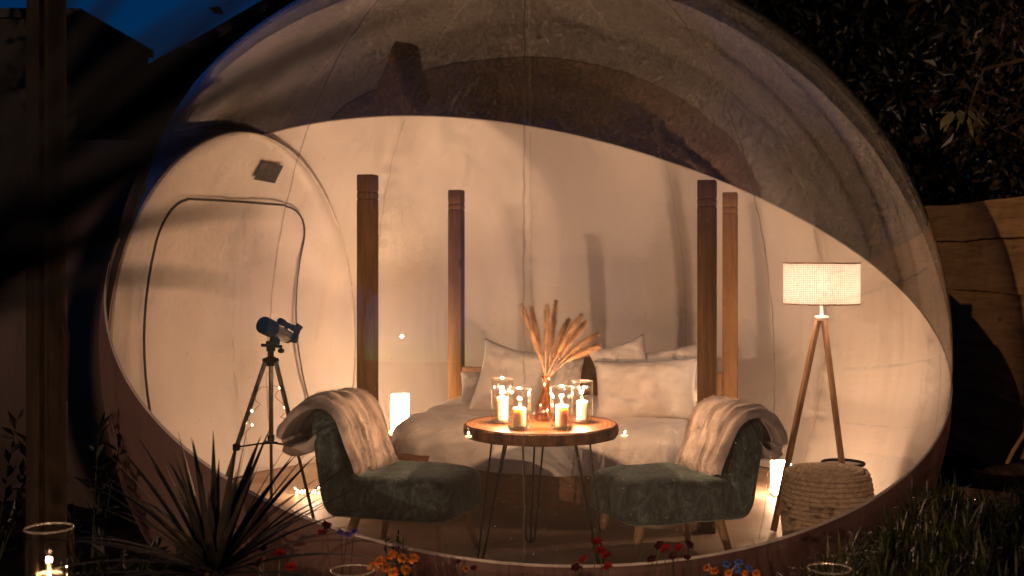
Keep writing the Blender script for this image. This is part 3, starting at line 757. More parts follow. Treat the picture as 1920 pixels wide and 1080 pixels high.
mb = MB(); mb.lathe([(.001,1.245), (.013,1.25), (.028,1.275), (.032,1.295), (.026,1.32), (.001,1.332)], (lx, ly, 0), 20); mb.build('bulb', M['bulb'], fl)
LAMP_P = lamp('lamp_light', (lx, ly, 1.27), 6.2, (1,.64,.44), .045, fl)
for k, ft in enumerate(((1.353, 6.35), (1.853, 6.75), (1.722, 6.235))):
    d = Vector((ft[0]-lx, ft[1]-ly, 0)).normalized(); top = Vector((lx, ly, 1.10))+d*.022; f_ = Vector((ft[0], ft[1], .006))
    m3 = frame(top-f_, up=(d.x, d.y, 0))
    mb = MB(); L = (top-f_).length
    MB.box(mb, (top+f_)/2, (.024, .028, L), m3); mb.build('leg', M['lampwood'], fl, bevel=.004)
pc = Vector((1.542, 6.0, .004))
pouf = thing('rope_pouf', 'round beige pouf of coiled jute rope in front of the floor lamp', 'pouf', pc)
NR = 16; hh = .375
def prad(f): return .192+.022*math.sin(min(1, f*1.08)*math.pi*.92)-.004*(f > .93)
for i in range(NR):
    f = (i+.5)/NR; r0 = hh/NR*.56; mb = MB(); n = 72
    mb.tube([(pc.x+.0015*nz(i*3.1)+(prad(f)+.003*nz(k*.35, i*1.7))*math.cos(2*math.pi*k/n), pc.y+(prad(f)+.003*nz(k*.35, i*1.7))*math.sin(2*math.pi*k/n), pc.z+f*hh+.0025*nz(k*.3, i*2.3+9)) for k in range(n)], [r0*(1+.10*math.sin(k*2.6+i)) for k in range(n)], 8, closed=True)
    mb.build('rope_coil', M['rope'], pouf)
sp = []
for k in range(300):
    a = k/300*2*math.pi*6.2; r = .183*(1-k/300)+.004; sp.append((pc.x+r*math.cos(a), pc.y+r*math.sin(a), pc.z+hh-.004+.016*(1-(r/.19)**2)))
MB().tube(sp, .0155, 7).build('top_coil', M['rope'], pouf)
MB().lathe([(.001, .002), (.185, .002), (.188, hh-.02), (.001, hh-.015)], pc, 32).build('core', M['rope'], pouf)
bx, by = 1.915, 7.10
bn = thing('waste_bin', 'small white bin with a black rim behind the rope pouf', 'bin', (bx, by, .004))
MB().lathe([(.001,.006), (.095,.006), (.098,.02), (.114,.222)], (bx, by, .004), 40).build('body', M['whiteplastic'], bn)
MB().tube([(bx+.118*math.cos(a), by+.118*math.sin(a), .232) for a in np.linspace(0, 2*math.pi, 49)[:-1]], .009, 8, closed=True).build('rim', M['black'], bn)

# ------------------------------------------------------------------ small cube lamp on a stool, fairy lights
qx, qy = -.755, 8.27
stool = thing('bedside_stool', 'small wooden stool hidden behind the left chair under the cube lamp', 'stool', (qx, qy, .004))
MB().box((qx, qy, .225), (.26, .26, .03)).build('seat', M['legwood'], stool, bevel=.006)
for a in (-1, 1):
    for b in (-1, 1): MB().tube([(qx+a*.09, qy+b*.09, .215), (qx+a*.11, qy+b*.11, .008)], [.016, .012], 10).build('leg', M['legwood'], stool)
cl = thing('cube_lamp', 'small glowing white box lamp behind the left chair', 'table lamp', (qx, qy, .242))
mb = MB(); s_ = .055
for z0, z1 in ((.255, .495),):
    vs = [(qx+a*s_, qy+b*s_, z) for z in (z0, z1) for a, b in ((-1,-1),(1,-1),(1,1),(-1,1))]
    mb.add(vs, [(0,1,5,4),(1,2,6,5),(2,3,7,6),(3,0,4,7)])
mb.build('lamp_shade', M['cube_shade'], cl, smooth=False)
MB().box((qx, qy, .248), (.10, .10, .010)).build('base', M['legwood'], cl)
MB().lathe([(.001,.33), (.02,.34), (.026,.37), (.018,.40), (.001,.408)], (qx, qy, 0), 16).build('bulb', M['bulb'], cl)
lamp('cube_light', (qx, qy, .40), 26, (1,.60,.35), .03, cl)

for nm, (ax_, ay_), zb in (('r', (1.60, 7.30), .006),):
    c2 = thing('cube_lamp', 'glowing white box lamp on the floor behind the right chair', 'table lamp', (ax_, ay_, zb))
    mb = MB(); h_ = .05
    vs = [(ax_+a*h_, ay_+b*h_, z) for z in (zb+.014, zb+.20) for a, b in ((-1,-1),(1,-1),(1,1),(-1,1))]
    mb.add(vs, [(0,1,5,4),(1,2,6,5),(2,3,7,6),(3,0,4,7)]); mb.build('lamp_shade', M['cube_shade'], c2, smooth=False)
    MB().box((ax_, ay_, zb+.006), (.11, .11, .010)).build('base', M['legwood'], c2)
    MB().lathe([(.001,.09), (.02,.10), (.026,.13), (.018,.16), (.001,.168)], (ax_, ay_, zb), 16).build('bulb', M['bulb'], c2)
    lamp('cube_light', (ax_, ay_, zb+.15), 15, (1,.60,.35), .03, c2)
def fairy(label, pts, nb, watts, lp, group='fairy light strings', bright=1):
    c0 = Vector(pts[0]); t = thing('fairy_lights', label, 'string lights', c0, 0, group)
    cur = []
    for i in range(len(pts)-1):
        for k in range(6):
            s = k/6; a, b = Vector(pts[i]), Vector(pts[i+1]); p = a.lerp(b, s)
            p += Vector((.012*nz(i*3+s*3, 1), .012*nz(i*3+s*3, 5), .010*nz(i*3+s*3, 9))); p.z = max(.012, p.z); cur.append(p)
    MB().tube(cur, .0014, 5).build('wire', M['wire'], t)
    for k in range(nb):
        p = cur[int((k+.5)/nb*(len(cur)-1))]
        mb = MB(); mb.rbox((.007,.007,.010), 2.2, 4, p+Vector((0,0,.006))); mb.build('bulb', M['fairy'], t)
    if watts: lamp('fairy_glow', lp, watts, (1,.60,.38), .05, t)
    return t
hp = [(-1.19+.16*math.cos(k*2.4)*(.4+.6*((k*37) % 10)/10), 7.22+.14*math.sin(k*2.4)*(.4+.6*((k*53) % 10)/10), .02+.03*((k*29) % 10)/10) for k in range(16)]
fairy('heap of warm fairy lights on the floor behind the left chair', hp, 22, 1.2, (-1.19, 7.3, .14))
hp = [(1.575+.09*math.cos(k*2.4)*(.4+.6*((k*37) % 10)/10), 7.22+.12*math.sin(k*2.4)*(.4+.6*((k*53) % 10)/10), .02+.20*((k*29) % 10)/10) for k in range(16)]
fairy('heap of warm fairy lights on the floor behind the right chair', hp, 14, 0, None)

# ------------------------------------------------------------------ telescope
hx, hy, hz = -1.262, 6.42, .885
tel = thing('telescope', 'black and silver telescope on a slim metal tripod beside the left chair', 'telescope', (hx, hy, .004))
feet = [(-1.0, 6.29), (-1.33, 6.78), (-1.545, 6.20)]
MB().lathe([(.001,-.03), (.024,-.03), (.03,-.015), (.03,.012), (.016,.02), (.016,.045), (.024,.05), (.024,.075), (.001,.08)], (hx, hy, hz), 16).build('tripod_head', M['black'], tel)
brk = []
for fx, fy in feet:
    d = Vector((fx-hx, fy-hy, 0)); dn = d.normalized(); top = Vector((hx, hy, hz))+dn*.03; ft = Vector((fx, fy, .012))
    mid = top.lerp(ft, .50)
    mb = MB(); mb.tube([top, mid], .0125, 8); up = mb.build('leg', M['alu'], tel)
    MB().tube([mid, ft], .0085, 8).build('lower_tube', M['alu'], up, root=tel)
    MB().box(mid, (.034, .034, .034)).build('clamp', M['black'], up, root=tel, bevel=.005)
    MB().tube([ft+Vector((0,0,.02)), ft-Vector((0,0,.006))], .012, 8).build('rubber_foot', M['black'], up, root=tel)
    MB().lathe([(.001,-.014), (.013,-.014), (.013,.014), (.001,.014)], top, 10, frame(Vector((-dn.y, dn.x, 0)))).build('hinge_knob', M['black'], tel)
    brk.append(mid)
cen = sum(brk, Vector())/3
MB().lathe([(.001,0), (.05,0), (.052,.004), (.05,.010), (.001,.010)], cen, 3).build('accessory_tray', M['black'], tel)
for b in brk: MB().tube([b, cen+Vector((0,0,.005))], .006, 6, flat=.6).build('spreader_arm', M['black'], tel)
ax = Vector((-.34, -.84, .30)).normalized(); tcn = Vector((-1.235, 6.43, 1.035)); Ft = frame(ax)*.76
MB().lathe([(.040,-.15), (.0445,-.145), (.0445,.06), (.040,.062)], tcn, 28, Ft).build('tube', M['silver'], tel)
MB().lathe([(.046,.05), (.058,.056), (.060,.07), (.060,.165), (.056,.168), (.052,.15), (.050,.10)], tcn, 32, Ft).build('dew_shield', M['black'], tel)
MB().lathe([(.001,.108), (.025,.106), (.050,.10)], tcn, 28, Ft).build('lens', M['lens'], tel)
MB().lathe([(.001,-.215), (.020,-.215), (.020,-.19), (.030,-.186), (.030,-.165), (.044,-.155), (.046,-.14), (.046,-.13)], tcn, 24, Ft).build('focuser', M['black'], tel)
rear = tcn-ax*.158; upv = (Ft @ Vector((0,1,0))).normalized(); sdv = (Ft @ Vector((1,0,0))).normalized()
mb = MB(); mb.box(rear-ax*.02, (.034,.034,.04), Ft); mb.tube([rear-ax*.02, rear-ax*.02+upv*.05+sdv*.012], .016, 12); mb.tube([rear-ax*.02+upv*.045, rear-ax*.025+upv*.085+sdv*.02], .020, 12); mb.build('eyepiece', M['black'], tel)
mb = MB(); f0 = tcn+upv*.060-ax*.09
mb.tube([f0-ax*.05, f0+ax*.05], .014, 12); mb.tube([f0+ax*.04, f0+ax*.075], .019, 12); mb.tube([f0-ax*.05, f0-ax*.075], .017, 12)
mb.box(tcn+upv*.045-ax*.085, (.014, .05, .03), Ft); mb.build('finder_scope', M['black'], tel)
mb = MB(); mb.box((hx, hy, hz+.085), (.045, .045, .03)); mb.box(tcn-upv*.050, (.03, .04, .09), Ft); mb.tube([(hx-.05, hy-.01, hz+.08), (hx+.06, hy, hz+.07)], .009, 8); mb.tube([(hx+.045, hy, hz+.05), (hx+.065, hy-.02, hz+.05)], .013, 8); mb.build('mount', M['black'], tel, bevel=.003)
for fk in (-1, 1): MB().lathe([(.001,-.012), (.014,-.012), (.014,.012), (.001,.012)], rear+sdv*(.04*fk)+ax*.03, 12, frame(sdv)).build('focus_knob', M['black'], tel)
wp = []
for k in range(18):
    fx, fy = feet[0] if k > 8 else feet[2]; q = (.16+.045*(8-k)) if k <= 8 else (.16+.045*(k-9))
    L = Vector((hx, hy, hz)).lerp(Vector((fx, fy, 0)), q); a = k*2.2
    wp.append(L+Vector((.028*math.cos(a), .028*math.sin(a), .01*math.sin(k*5))))
fairy('added fairy light wire round the telescope tripod, in place of reflected sparkles', wp, 8, 0, None)  # added string, its bulbs stand in for sparkles reflected around the tripod

# ------------------------------------------------------------------ timber post, fence, house, rocks
pp = Vector(((87-CX)/F*4.2, 4.2, gh(-1.6, 4.2)-.02))
post = thing('timber_post', 'tall weathered round timber post with a long split, left of the tent', 'post', pp)
n = 28; vs = []; NZ = 60; H = 2.75
for j in range(NZ):
    z = j/(NZ-1)*H
    for k in range(n):
        a = 2*math.pi*k/n; r = .066+.004*nz(math.cos(a)*2, math.sin(a)*2, z*.8)+.002*nz(a*5, z*3)
        da = abs((a-(R(-78)+.05*nz(z*1.3)) % (2*math.pi)+math.pi) % (2*math.pi)-math.pi); r -= .018*math.exp(-(da/.13)**2)
        dk = ((a-R(350))/.35)**2+((z-(1.2-pp.z))/.06)**2; r += .014*math.exp(-dk)
        vs.append((pp.x+r*math.cos(a), pp.y+r*math.sin(a), pp.z+z))
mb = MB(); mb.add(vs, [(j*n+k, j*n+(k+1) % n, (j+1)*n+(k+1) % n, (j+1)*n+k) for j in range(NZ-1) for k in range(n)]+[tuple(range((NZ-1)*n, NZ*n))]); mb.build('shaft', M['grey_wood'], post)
MB().tube([pp+Vector((.062,-.02,1.02)), pp+Vector((.080,-.03,.98)), pp+Vector((.078,-.03,.75))], [.010,.012,.004], 8).build('split_strip', M['grey_wood'], post)

fence = thing('board_fence', 'tall fence of rough waney edged boards behind the tent on the right', 'fence', (3.37, 6.6, 0))
zs = [1.84, 1.55, 1.18, .81, .46, .23, -.10]
for i in range(6):
    z1, z0 = zs[i]+.035, zs[i+1]
    if i == 0: z1 = zs[0]
    def bd(s, t, i=i, z0=z0, z1=z1):
        y = 4.9+6.6*s; wl = .018*nz(y*1.7, i*7.3)+.008*nz(y*6, i*3.1); wu = (.02*nz(y*1.1, 3)+.02*math.sin(y*1.3)) if i == 0 else .01*nz(y*2, i)
        sl = .012*(y-8.9)*(1 if i % 2 else -.6)
        z = z0+wl+sl+(z1-z0+wu-wl)*t
        x = 3.37+.06*(t-.5)+.005*nz(y*22, z*2, i)+.003*nz(y*2, z*6, i)+.008*nz(y*.8, i)
        return Vector((x, y, z))
    mb = MB(); mb.grid(160, 12, lambda s, t: bd(s, t)); nb = len(mb.v)
    mb.grid(160, 2, lambda s, t: bd(s, t)+Vector((.03, 0, 0)))
    a = [k for k in range(160)]; b = [nb+k for k in range(160)]
    mb.f += [(a[k], b[k], b[k+1], a[k+1]) for k in range(159)]
    a = [11*160+k for k in range(160)]; b = [nb+160+k for k in range(160)]
    mb.f += [(a[k], a[k+1], b[k+1], b[k]) for k in range(159)]
    mb.build('board', M['fencewood'], fence)
for y in (5.2, 7.6, 10.2): MB().box((3.48, y, .85), (.10, .10, 1.9)).build('fence_post', M['grey_wood'], fence, bevel=.006)

hs = thing('neighbour_house', 'dark neighbouring house with pitched roof silhouetted against the dusk sky', 'house', (-2.6, 16.5, 0))
mb = MB(); mb.box((-2.6, 16.6, 1.6), (5.2, 4, 3.3)); mb.build('wall', M['render'], hs, smooth=False)
mb = MB(); A_ = at(196, 168, 14.6); B_ = at(640, -85, 14.6); C2 = Vector((B_.x+(B_.x-A_.x), 14.6, A_.z))
vs = [A_, B_, C2]; vs2 = [v+Vector((0, 4.6, 0)) for v in vs]; dz = Vector((0,0,-.16))
mb.add(vs+vs2+[v+dz for v in vs]+[v+dz for v in vs2], [(0,1,4,3),(1,2,5,4),(6,9,10,7),(7,10,11,8),(0,6,7,1),(1,7,8,2),(3,4,10,9),(4,5,11,10),(0,3,9,6),(2,8,11,5)])
mb.build('roof', M['rooftile'], hs, smooth=False)
mb = MB(); mb.add([A_+Vector((.3,.12,-.3)), B_+Vector((0,.12,-.2)), C2+Vector((-.3,.12,-.3))], [(0,1,2)]); mb.build('gable', M['render'], hs, smooth=False)
sh_ = thing('flat_roofed_shed', 'black flat roofed outbuilding silhouetted behind the timber post', 'outbuilding', (-6.6, 14.0, 0))
mb = MB(); mb.box((-6.75, 14.4, 1.97), (4.2, 2.6, 4.0)); mb.build('wall', M['render'], sh_, smooth=False)
MB().box((-6.75, 14.4, 4.02), (4.3, 2.7, .10)).build('roof', M['rooftile'], sh_, smooth=False)

def stone(label, c, r, seed, name='rock'):
    mb = MB(); mb.rbox((2*r[0], 2*r[1], 2*r[2]), 2.6, 10, c, lambda P: P*(1+.22*nz(P.x*7+seed, P.y*7, P.z*7)))
    return tag(mb.build(name, M['rock']), label, 'rock')
stone('rounded grey stone at the right foot of the tent', at(1722, 948, 5.75)+Vector((.03,0,-.02)), (.10, .09, .10), 3)
pl_ = at(1858, 936, 5.9)
mb = MB(); MB.box(mb, pl_, (.34, .20, .022), Matrix.Rotation(R(-14), 3, 'Z') @ Matrix.Rotation(R(5), 3, 'Y') @ Matrix.Rotation(R(9), 3, 'X'))
tag(mb.build('timber_offcut', M['plank'], bevel=.003), 'pale sawn timber offcut lying on the dark ground below the fence', 'plank')
mb = MB(); mb.tube([at(1870, 905, 7.2), at(1900, 845, 7.3), at(1945, 775, 7.45)], [.012,.012,.010], 8)
tag(mb.build('stick', M['plank']), 'thin bare stick leaning against the board fence', 'stick')
lg = thing('log', 'rough log lying at the foot of the board fence', 'log', at(1890, 895, 7.1))
mb = MB(); A_, B_ = at(1815, 905, 7.0), at(1960, 885, 7.35)
mb.tube([A_.lerp(B_, k/12)+Vector((0, 0, .012*nz(k*.8))) for k in range(13)], [.075+.01*nz(k*1.1, 4) for k in range(13)], 14); mb.build('trunk', M['bark2'], lg)

# ------------------------------------------------------------------ foliage
def leaves(P, D, L, W, droop=.2):
    """one folded leaf per row: base P, direction D, length L, width W"""
    n = len(P); D = D/np.linalg.norm(D, axis=1, keepdims=True)
    r = rng.normal(size=(n, 3)); sd = np.cross(D, r); sd /= np.linalg.norm(sd, axis=1, keepdims=True)
    up = np.cross(sd, D); L = L[:, None]; W = W[:, None]
    tip = P+D*L+np.array([0,0,-1.])*droop*L; m1 = P+D*L*.42-np.array([0,0,1.])*droop*L*.15
    V = np.stack([P, m1+sd*W*.5+up*W*.18, tip, m1-sd*W*.5+up*W*.18], 1).reshape(-1, 3)
    b = np.arange(n)*4; Fc = np.concatenate([np.stack([b, b+1, b+2], 1), np.stack([b, b+2, b+3], 1)])
    return V, Fc
def tree(label, base, hgt, cc, cr, ncl, nleaf, lsize, mt, name='leafy_tree', group=None, trunk_r=.12, seed=0, lowcut=None):
    base = Vector(base); t = thing(name, label, 'tree', base, 0, group); lr = np.random.default_rng(seed)
    cc = np.array(cc); cr = np.array(cr)
    mb = MB(); topv = Vector(cc)
    mb.tube([base, base.lerp(topv, .35)+Vector((.08*nz(seed, 1), .08*nz(seed, 5), 0)), base.lerp(topv, .7), topv], [trunk_r*1.25, trunk_r, trunk_r*.75, trunk_r*.45], 10)
    mb.build('trunk', M['bark2'], t)
    u = lr.normal(size=(ncl, 3)); u /= np.linalg.norm(u, axis=1, keepdims=True); rad = lr.random(ncl)**.45
    cl = cc+u*cr*rad[:, None]
    if lowcut is not None: cl[:, 2] = np.maximum(cl[:, 2], lowcut)
    mb = MB()
    for c in cl[:60]:
        c = Vector(c); a = base.lerp(topv, .45+.5*lr.random()); m_ = a.lerp(c, .5)+Vector((0, 0, .15*lr.random()))
        mb.tube([a, m_, c], [trunk_r*.28, trunk_r*.16, trunk_r*.05], 5, caps=False)
    mb.build('limb', M['bark2'], t)
    idx = lr.integers(0, ncl, nleaf); spread = .22*cr.mean()**.5*.8
    P = cl[idx]+lr.normal(size=(nleaf, 3))*spread*(.5+lr.random(ncl)[idx])[:, None]
    D = (P-cl[idx])*1.5+lr.normal(size=(nleaf, 3))*.35+np.array([0,0,-.12]); L = lsize*(.6+.8*lr.random(nleaf)); W = L*(.38+.15*lr.random(nleaf))
    V, Fc = leaves(P, D, L, W); o = np_mesh('crown', V, Fc, M[mt], t); o['kind'] = 'stuff'
    return t, cl
G = 'trees behind the tent'
t1, cl1 = tree('dense tree with brown and green leaves above the board fence', (4.45, 9.6, 0), 4, (5.15, 9.4, 3.2), (1.75, 1.9, 1.6), 150, 13000, .105, 'leaf_brown', group=G, seed=3)
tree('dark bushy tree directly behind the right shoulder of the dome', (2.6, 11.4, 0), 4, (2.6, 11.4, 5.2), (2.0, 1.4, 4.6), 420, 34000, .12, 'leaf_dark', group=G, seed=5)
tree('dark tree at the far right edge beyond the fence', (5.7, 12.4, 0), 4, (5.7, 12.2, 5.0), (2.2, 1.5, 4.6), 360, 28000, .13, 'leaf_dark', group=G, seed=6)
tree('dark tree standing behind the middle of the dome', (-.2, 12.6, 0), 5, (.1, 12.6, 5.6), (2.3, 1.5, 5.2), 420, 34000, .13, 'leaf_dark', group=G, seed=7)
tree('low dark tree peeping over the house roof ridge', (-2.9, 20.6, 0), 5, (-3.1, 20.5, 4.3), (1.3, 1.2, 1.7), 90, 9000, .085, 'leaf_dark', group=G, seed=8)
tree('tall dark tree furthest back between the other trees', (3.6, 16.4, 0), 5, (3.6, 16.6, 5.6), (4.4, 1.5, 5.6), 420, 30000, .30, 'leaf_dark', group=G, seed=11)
tree('added dark tree beyond the right edge of the view, blocking sky reflections', (6.4, 6.2, 0), 5, (6.2, 6.2, 3.4), (1.6, 2.6, 3.0), 220, 16000, .17, 'leaf_dark', group=G, seed=12)  # unseen, added to keep blue sky out of the dome's right edge
tree('added tall dark tree with its unseen crown above the tent, blocking the sky overhead', (2.5, 15.8, 0), 8, (1.0, 6.4, 8.8), (4.4, 4.4, 1.3), 300, 22000, .26, 'leaf_dark', group=G, seed=16, trunk_r=.18)  # unseen crown added to hide the overhead sky from the film
tree('added dark tree beyond the left edge of the view, blocking sky reflections', (-6.6, 6.6, 0), 5, (-6.6, 6.8, 4.0), (1.8, 2.4, 3.8), 220, 14000, .2, 'leaf_dark', group=G, seed=15)  # put in out of view against blue reflections on the dome's left
tree('added tall tree far left behind the viewer, its high crown blocking sky reflections', (-9.4, -5.2, 0), 9, (-8.9, -4.6, 8.1), (3.6, 3.6, 2.6), 260, 16000, .26, 'leaf_dark', group=G, seed=17)  # added so the sunward sky doesn't mirror in the front film
tree('added dark tree right of the viewer, blocking sky reflections', (6.2, -1.5, 0), 5, (6.0, -1.2, 3.2), (1.8, 3.4, 3.2), 220, 14000, .2, 'leaf_dark', group=G, seed=13)  # added off camera, shields the film from sky on the right
tree('added dark tree behind the viewer, blocking sky reflections', (1.5, -8.5, 0), 5, (1.8, -8.5, 3.0), (4.4, 1.6, 3.2), 260, 16000, .22, 'leaf_dark', group=G, seed=14)  # added off camera to cover the sky that the front film mirrors
# spray hanging from the fence tree, light put into its paler leaf colour
br = MB(); s0 = at(1845, 130, 8.3); s1 = at(1818, 205, 8.2); br.tube([Vector(cl1[0]).lerp(s0, .6), s0, at(1830, 165, 8.25), s1], [.02,.012,.009,.005], 6); br.build('twig', M['bark2'], t1)
for k in range(24):
    a = k/24*2*math.pi*2.4; b0 = at(1808+28*math.cos(a), 212+7*math.sin(a), 8.2+.10*math.sin(a*1.7)); L = .10+.05*rng.random()
    d = Vector((math.cos(a)*.55, -.35+.4*math.sin(a), -.75)).normalized(); sd = Vector((-d.y, d.x, .25*math.sin(k))).normalized(); W = L*.21; up = sd.cross(d)
    vs = [b0, b0+d*L*.3+sd*W+up*.008, b0+d*L*.3-sd*W+up*.008, b0+d*L*.65+sd*W*.85, b0+d*L*.65-sd*W*.85, b0+d*L+Vector((0,0,-.01)), b0+d*L*.3, b0+d*L*.65-up*.004]
    MB().add(vs, [(0,1,6),(0,6,2),(1,3,7,6),(6,7,4,2),(3,5,7),(7,5,4)]).build('leaf', M['leaf_lit'], t1)

def sword(base, az, el, L, W, curl, mt, parent, nseg=10, name='leaf'):
    d = Vector((math.cos(az)*math.cos(el), math.sin(az)*math.cos(el), math.sin(el))); p = Vector(base); pts = []
    for i in range(nseg+1):
        pts.append(p.copy()); p = p+d*(L/nseg); d = (d+Vector((0,0,-curl/nseg))).normalized()
    vs = []; sd0 = Vector((-math.sin(az), math.cos(az), 0))
    for i, q in enumerate(pts):
        s = i/nseg; w_ = W*(.55+.45*min(1, s*4))*(1-s**2.2)+.0008
        t = (pts[min(nseg, i+1)]-pts[max(0, i-1)]).normalized(); up = sd0.cross(t)
        vs += [q-sd0*w_/2+up*w_*.16, q, q+sd0*w_/2+up*w_*.16]
    fs = []
    for i in range(nseg): fs += [(3*i, 3*i+1, 3*i+4, 3*i+3), (3*i+1, 3*i+2, 3*i+5, 3*i+4)]
    return MB().add(vs, fs).build(name, M[mt], parent)
cb = at(402, 1078, 4.0)
cor = thing('cordyline', 'spiky dark cordyline with sword leaves in front of the tent\'s left foot', 'plant', (cb.x, cb.y, gh(cb.x, cb.y)))
MB().tube([(cb.x, cb.y, gh(cb.x, cb.y)-.02), cb+Vector((0,0,.02))], [.035, .03], 10).build('stem', M['bark2'], cor)
for k in range(88):
    az = k*2.39996+.3*rng.random(); q = (k+.5)/88; el = R(82-74*q+10*(rng.random()-.5)); L = (.30+.15*rng.random())*(1+.8*q)
    sword(cb+Vector((.012*math.cos(az), .012*math.sin(az), .02*(1-q))), az, el, L, .024+.006*rng.random(), .25+.75*q*rng.random(), 'cordyline', cor)

# big cordyline close to the camera: its leaf tips cross the upper left, out of focus
nb_ = Vector((-.33, .66, 1.36))
near = thing('tall_cordyline', 'out of focus cordyline leaves arching across the upper left, close to the viewer', 'plant', (-.40, .68, gh(-.40, .68)))
MB().tube([(-.40, .68, gh(-.40, .68)-.02), (-.38, .67, .7), nb_], [.035,.03,.025], 10).build('stem', M['leaf_shaded'], near)
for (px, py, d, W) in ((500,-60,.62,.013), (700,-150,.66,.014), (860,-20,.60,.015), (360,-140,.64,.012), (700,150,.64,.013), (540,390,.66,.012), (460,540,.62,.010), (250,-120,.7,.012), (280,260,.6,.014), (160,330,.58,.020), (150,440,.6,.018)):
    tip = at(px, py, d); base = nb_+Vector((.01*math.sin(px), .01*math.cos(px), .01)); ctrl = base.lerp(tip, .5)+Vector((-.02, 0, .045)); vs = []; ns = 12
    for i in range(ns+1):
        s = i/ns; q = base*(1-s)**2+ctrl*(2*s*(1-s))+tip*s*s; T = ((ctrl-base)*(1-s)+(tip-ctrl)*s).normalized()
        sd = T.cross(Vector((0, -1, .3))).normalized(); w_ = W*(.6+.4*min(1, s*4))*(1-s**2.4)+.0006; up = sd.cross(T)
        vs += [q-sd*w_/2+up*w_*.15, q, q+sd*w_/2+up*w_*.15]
    MB().add(vs, [f for i in range(ns) for f in ((3*i, 3*i+1, 3*i+4, 3*i+3), (3*i+1, 3*i+2, 3*i+5, 3*i+4))]).build('leaf', M['leaf_shaded'], near)

def blades(name, label, cat, cx, cy, rx, ry, n, h0, h1, mt, lean=.5, kind='stuff', wid=.004, zoff=0):
    a = rng.random(n)*6.283; r = np.sqrt(rng.random(n)); X = cx+rx*r*np.cos(a); Y = cy+ry*r*np.sin(a)
    Z = np.array([gh(x, y) for x, y in zip(X, Y)])+zoff
    H = h0+(h1-h0)*rng.random(n)*(.6+.4*(1-r)); az = rng.random(n)*6.283; ln = lean*rng.random(n)
    d = np.stack([np.cos(az)*ln, np.sin(az)*ln, np.ones(n)], 1); d /= np.linalg.norm(d, axis=1, keepdims=True)
    P = np.stack([X, Y, Z], 1); sd = np.stack([-np.sin(az), np.cos(az), np.zeros(n)], 1)
    mid = P+d*(H*.55)[:, None]; hd = np.stack([np.cos(az), np.sin(az), -.25*np.ones(n)], 1)
    tip = mid+(d*.6+hd*(.5*rng.random(n))[:, None])*(H*.5)[:, None]; w_ = wid*(.6+.8*rng.random(n))[:, None]
    V = np.stack([P-sd*w_/2, P+sd*w_/2, mid-sd*w_*.42, mid+sd*w_*.42, tip], 1).reshape(-1, 3); b = np.arange(n)*5
    Fc = np.concatenate([np.stack([b, b+1, b+3], 1), np.stack([b, b+3, b+2], 1), np.stack([b+2, b+3, b+4], 1)])
    o = np_mesh(name, V, Fc, M[mt]); return tag(o, label, cat, None, kind)
def tufts(label, cx, cy, rx, ry, nc, nb, l0, l1, mt, dew=0):
    V, tips = [], []
    a = rng.random(nc)*6.283; r = np.sqrt(rng.random(nc)); X = cx+rx*r*np.cos(a); Y = cy+ry*r*np.sin(a)
    for x, y in zip(X, Y):
        z = gh(x, y); sc = .7+.9*rng.random(); ht = (.03+.07*rng.random())*sc
        az = rng.random(nb)*6.283; el = rng.random(nb)**.7*1.45; L = (l0+(l1-l0)*rng.random(nb))*sc
        d = np.stack([np.cos(az)*np.cos(el), np.sin(az)*np.cos(el), np.sin(el)], 1)
        P = np.array([x, y, z])+np.stack([rng.normal(size=nb)*.014, rng.normal(size=nb)*.014, ht*rng.random(nb)], 1)
        sd = np.stack([-np.sin(az), np.cos(az), np.zeros(nb)], 1)*(.0022+.0018*rng.random(nb))[:, None]
        mid = P+d*(L*.6)[:, None]; tip = P+d*L[:, None]-np.array([0,0,1.])*(.28*L*np.cos(el))[:, None]
        V.append(np.stack([P-sd*.6, P+sd*.6, mid-sd, mid+sd, tip], 1).reshape(-1, 3)); tips.append(mid)
    V = np.concatenate(V); n = len(V)//5; b = np.arange(n)*5
    Fc = np.concatenate([np.stack([b, b+1, b+3], 1), np.stack([b, b+3, b+2], 1), np.stack([b+2, b+3, b+4], 1)])
    o = np_mesh('grass_tufts', V, Fc, M[mt]); tag(o, label, 'grass', None, 'stuff')
    if dew:
        T = np.concatenate(tips); T = T[rng.integers(0, len(T), dew)]; mb = MB()
        for p in T: mb.rbox((.0055,)*3, 2, 2, p)
        tag(mb.build('dew_drops', M['dew']), 'tiny dew drops glinting on the dark grass mound', 'dew drops', None, 'stuff')
tufts('dark mound of spiky grass tufts at the lower right', 2.05, 4.38, 1.15, .85, 560, 44, .04, .105, 'grass', 170)
blades('grass', 'dark ground cover left of the cordyline', 'grass', -1.6, 4.35, .85, .6, 5000, .05, .15, 'grass', .9, wid=.005)
blades('grass', 'short dark planting between the flowers along the tent skirt', 'grass', .2, 4.15, 1.5, .35, 5000, .05, .13, 'grass', .8, wid=.004)
blades('grass', 'sparse grass between the tent and the board fence', 'grass', 2.9, 6.4, .5, 1.3, 2500, .04, .12, 'grass', .8, wid=.006)

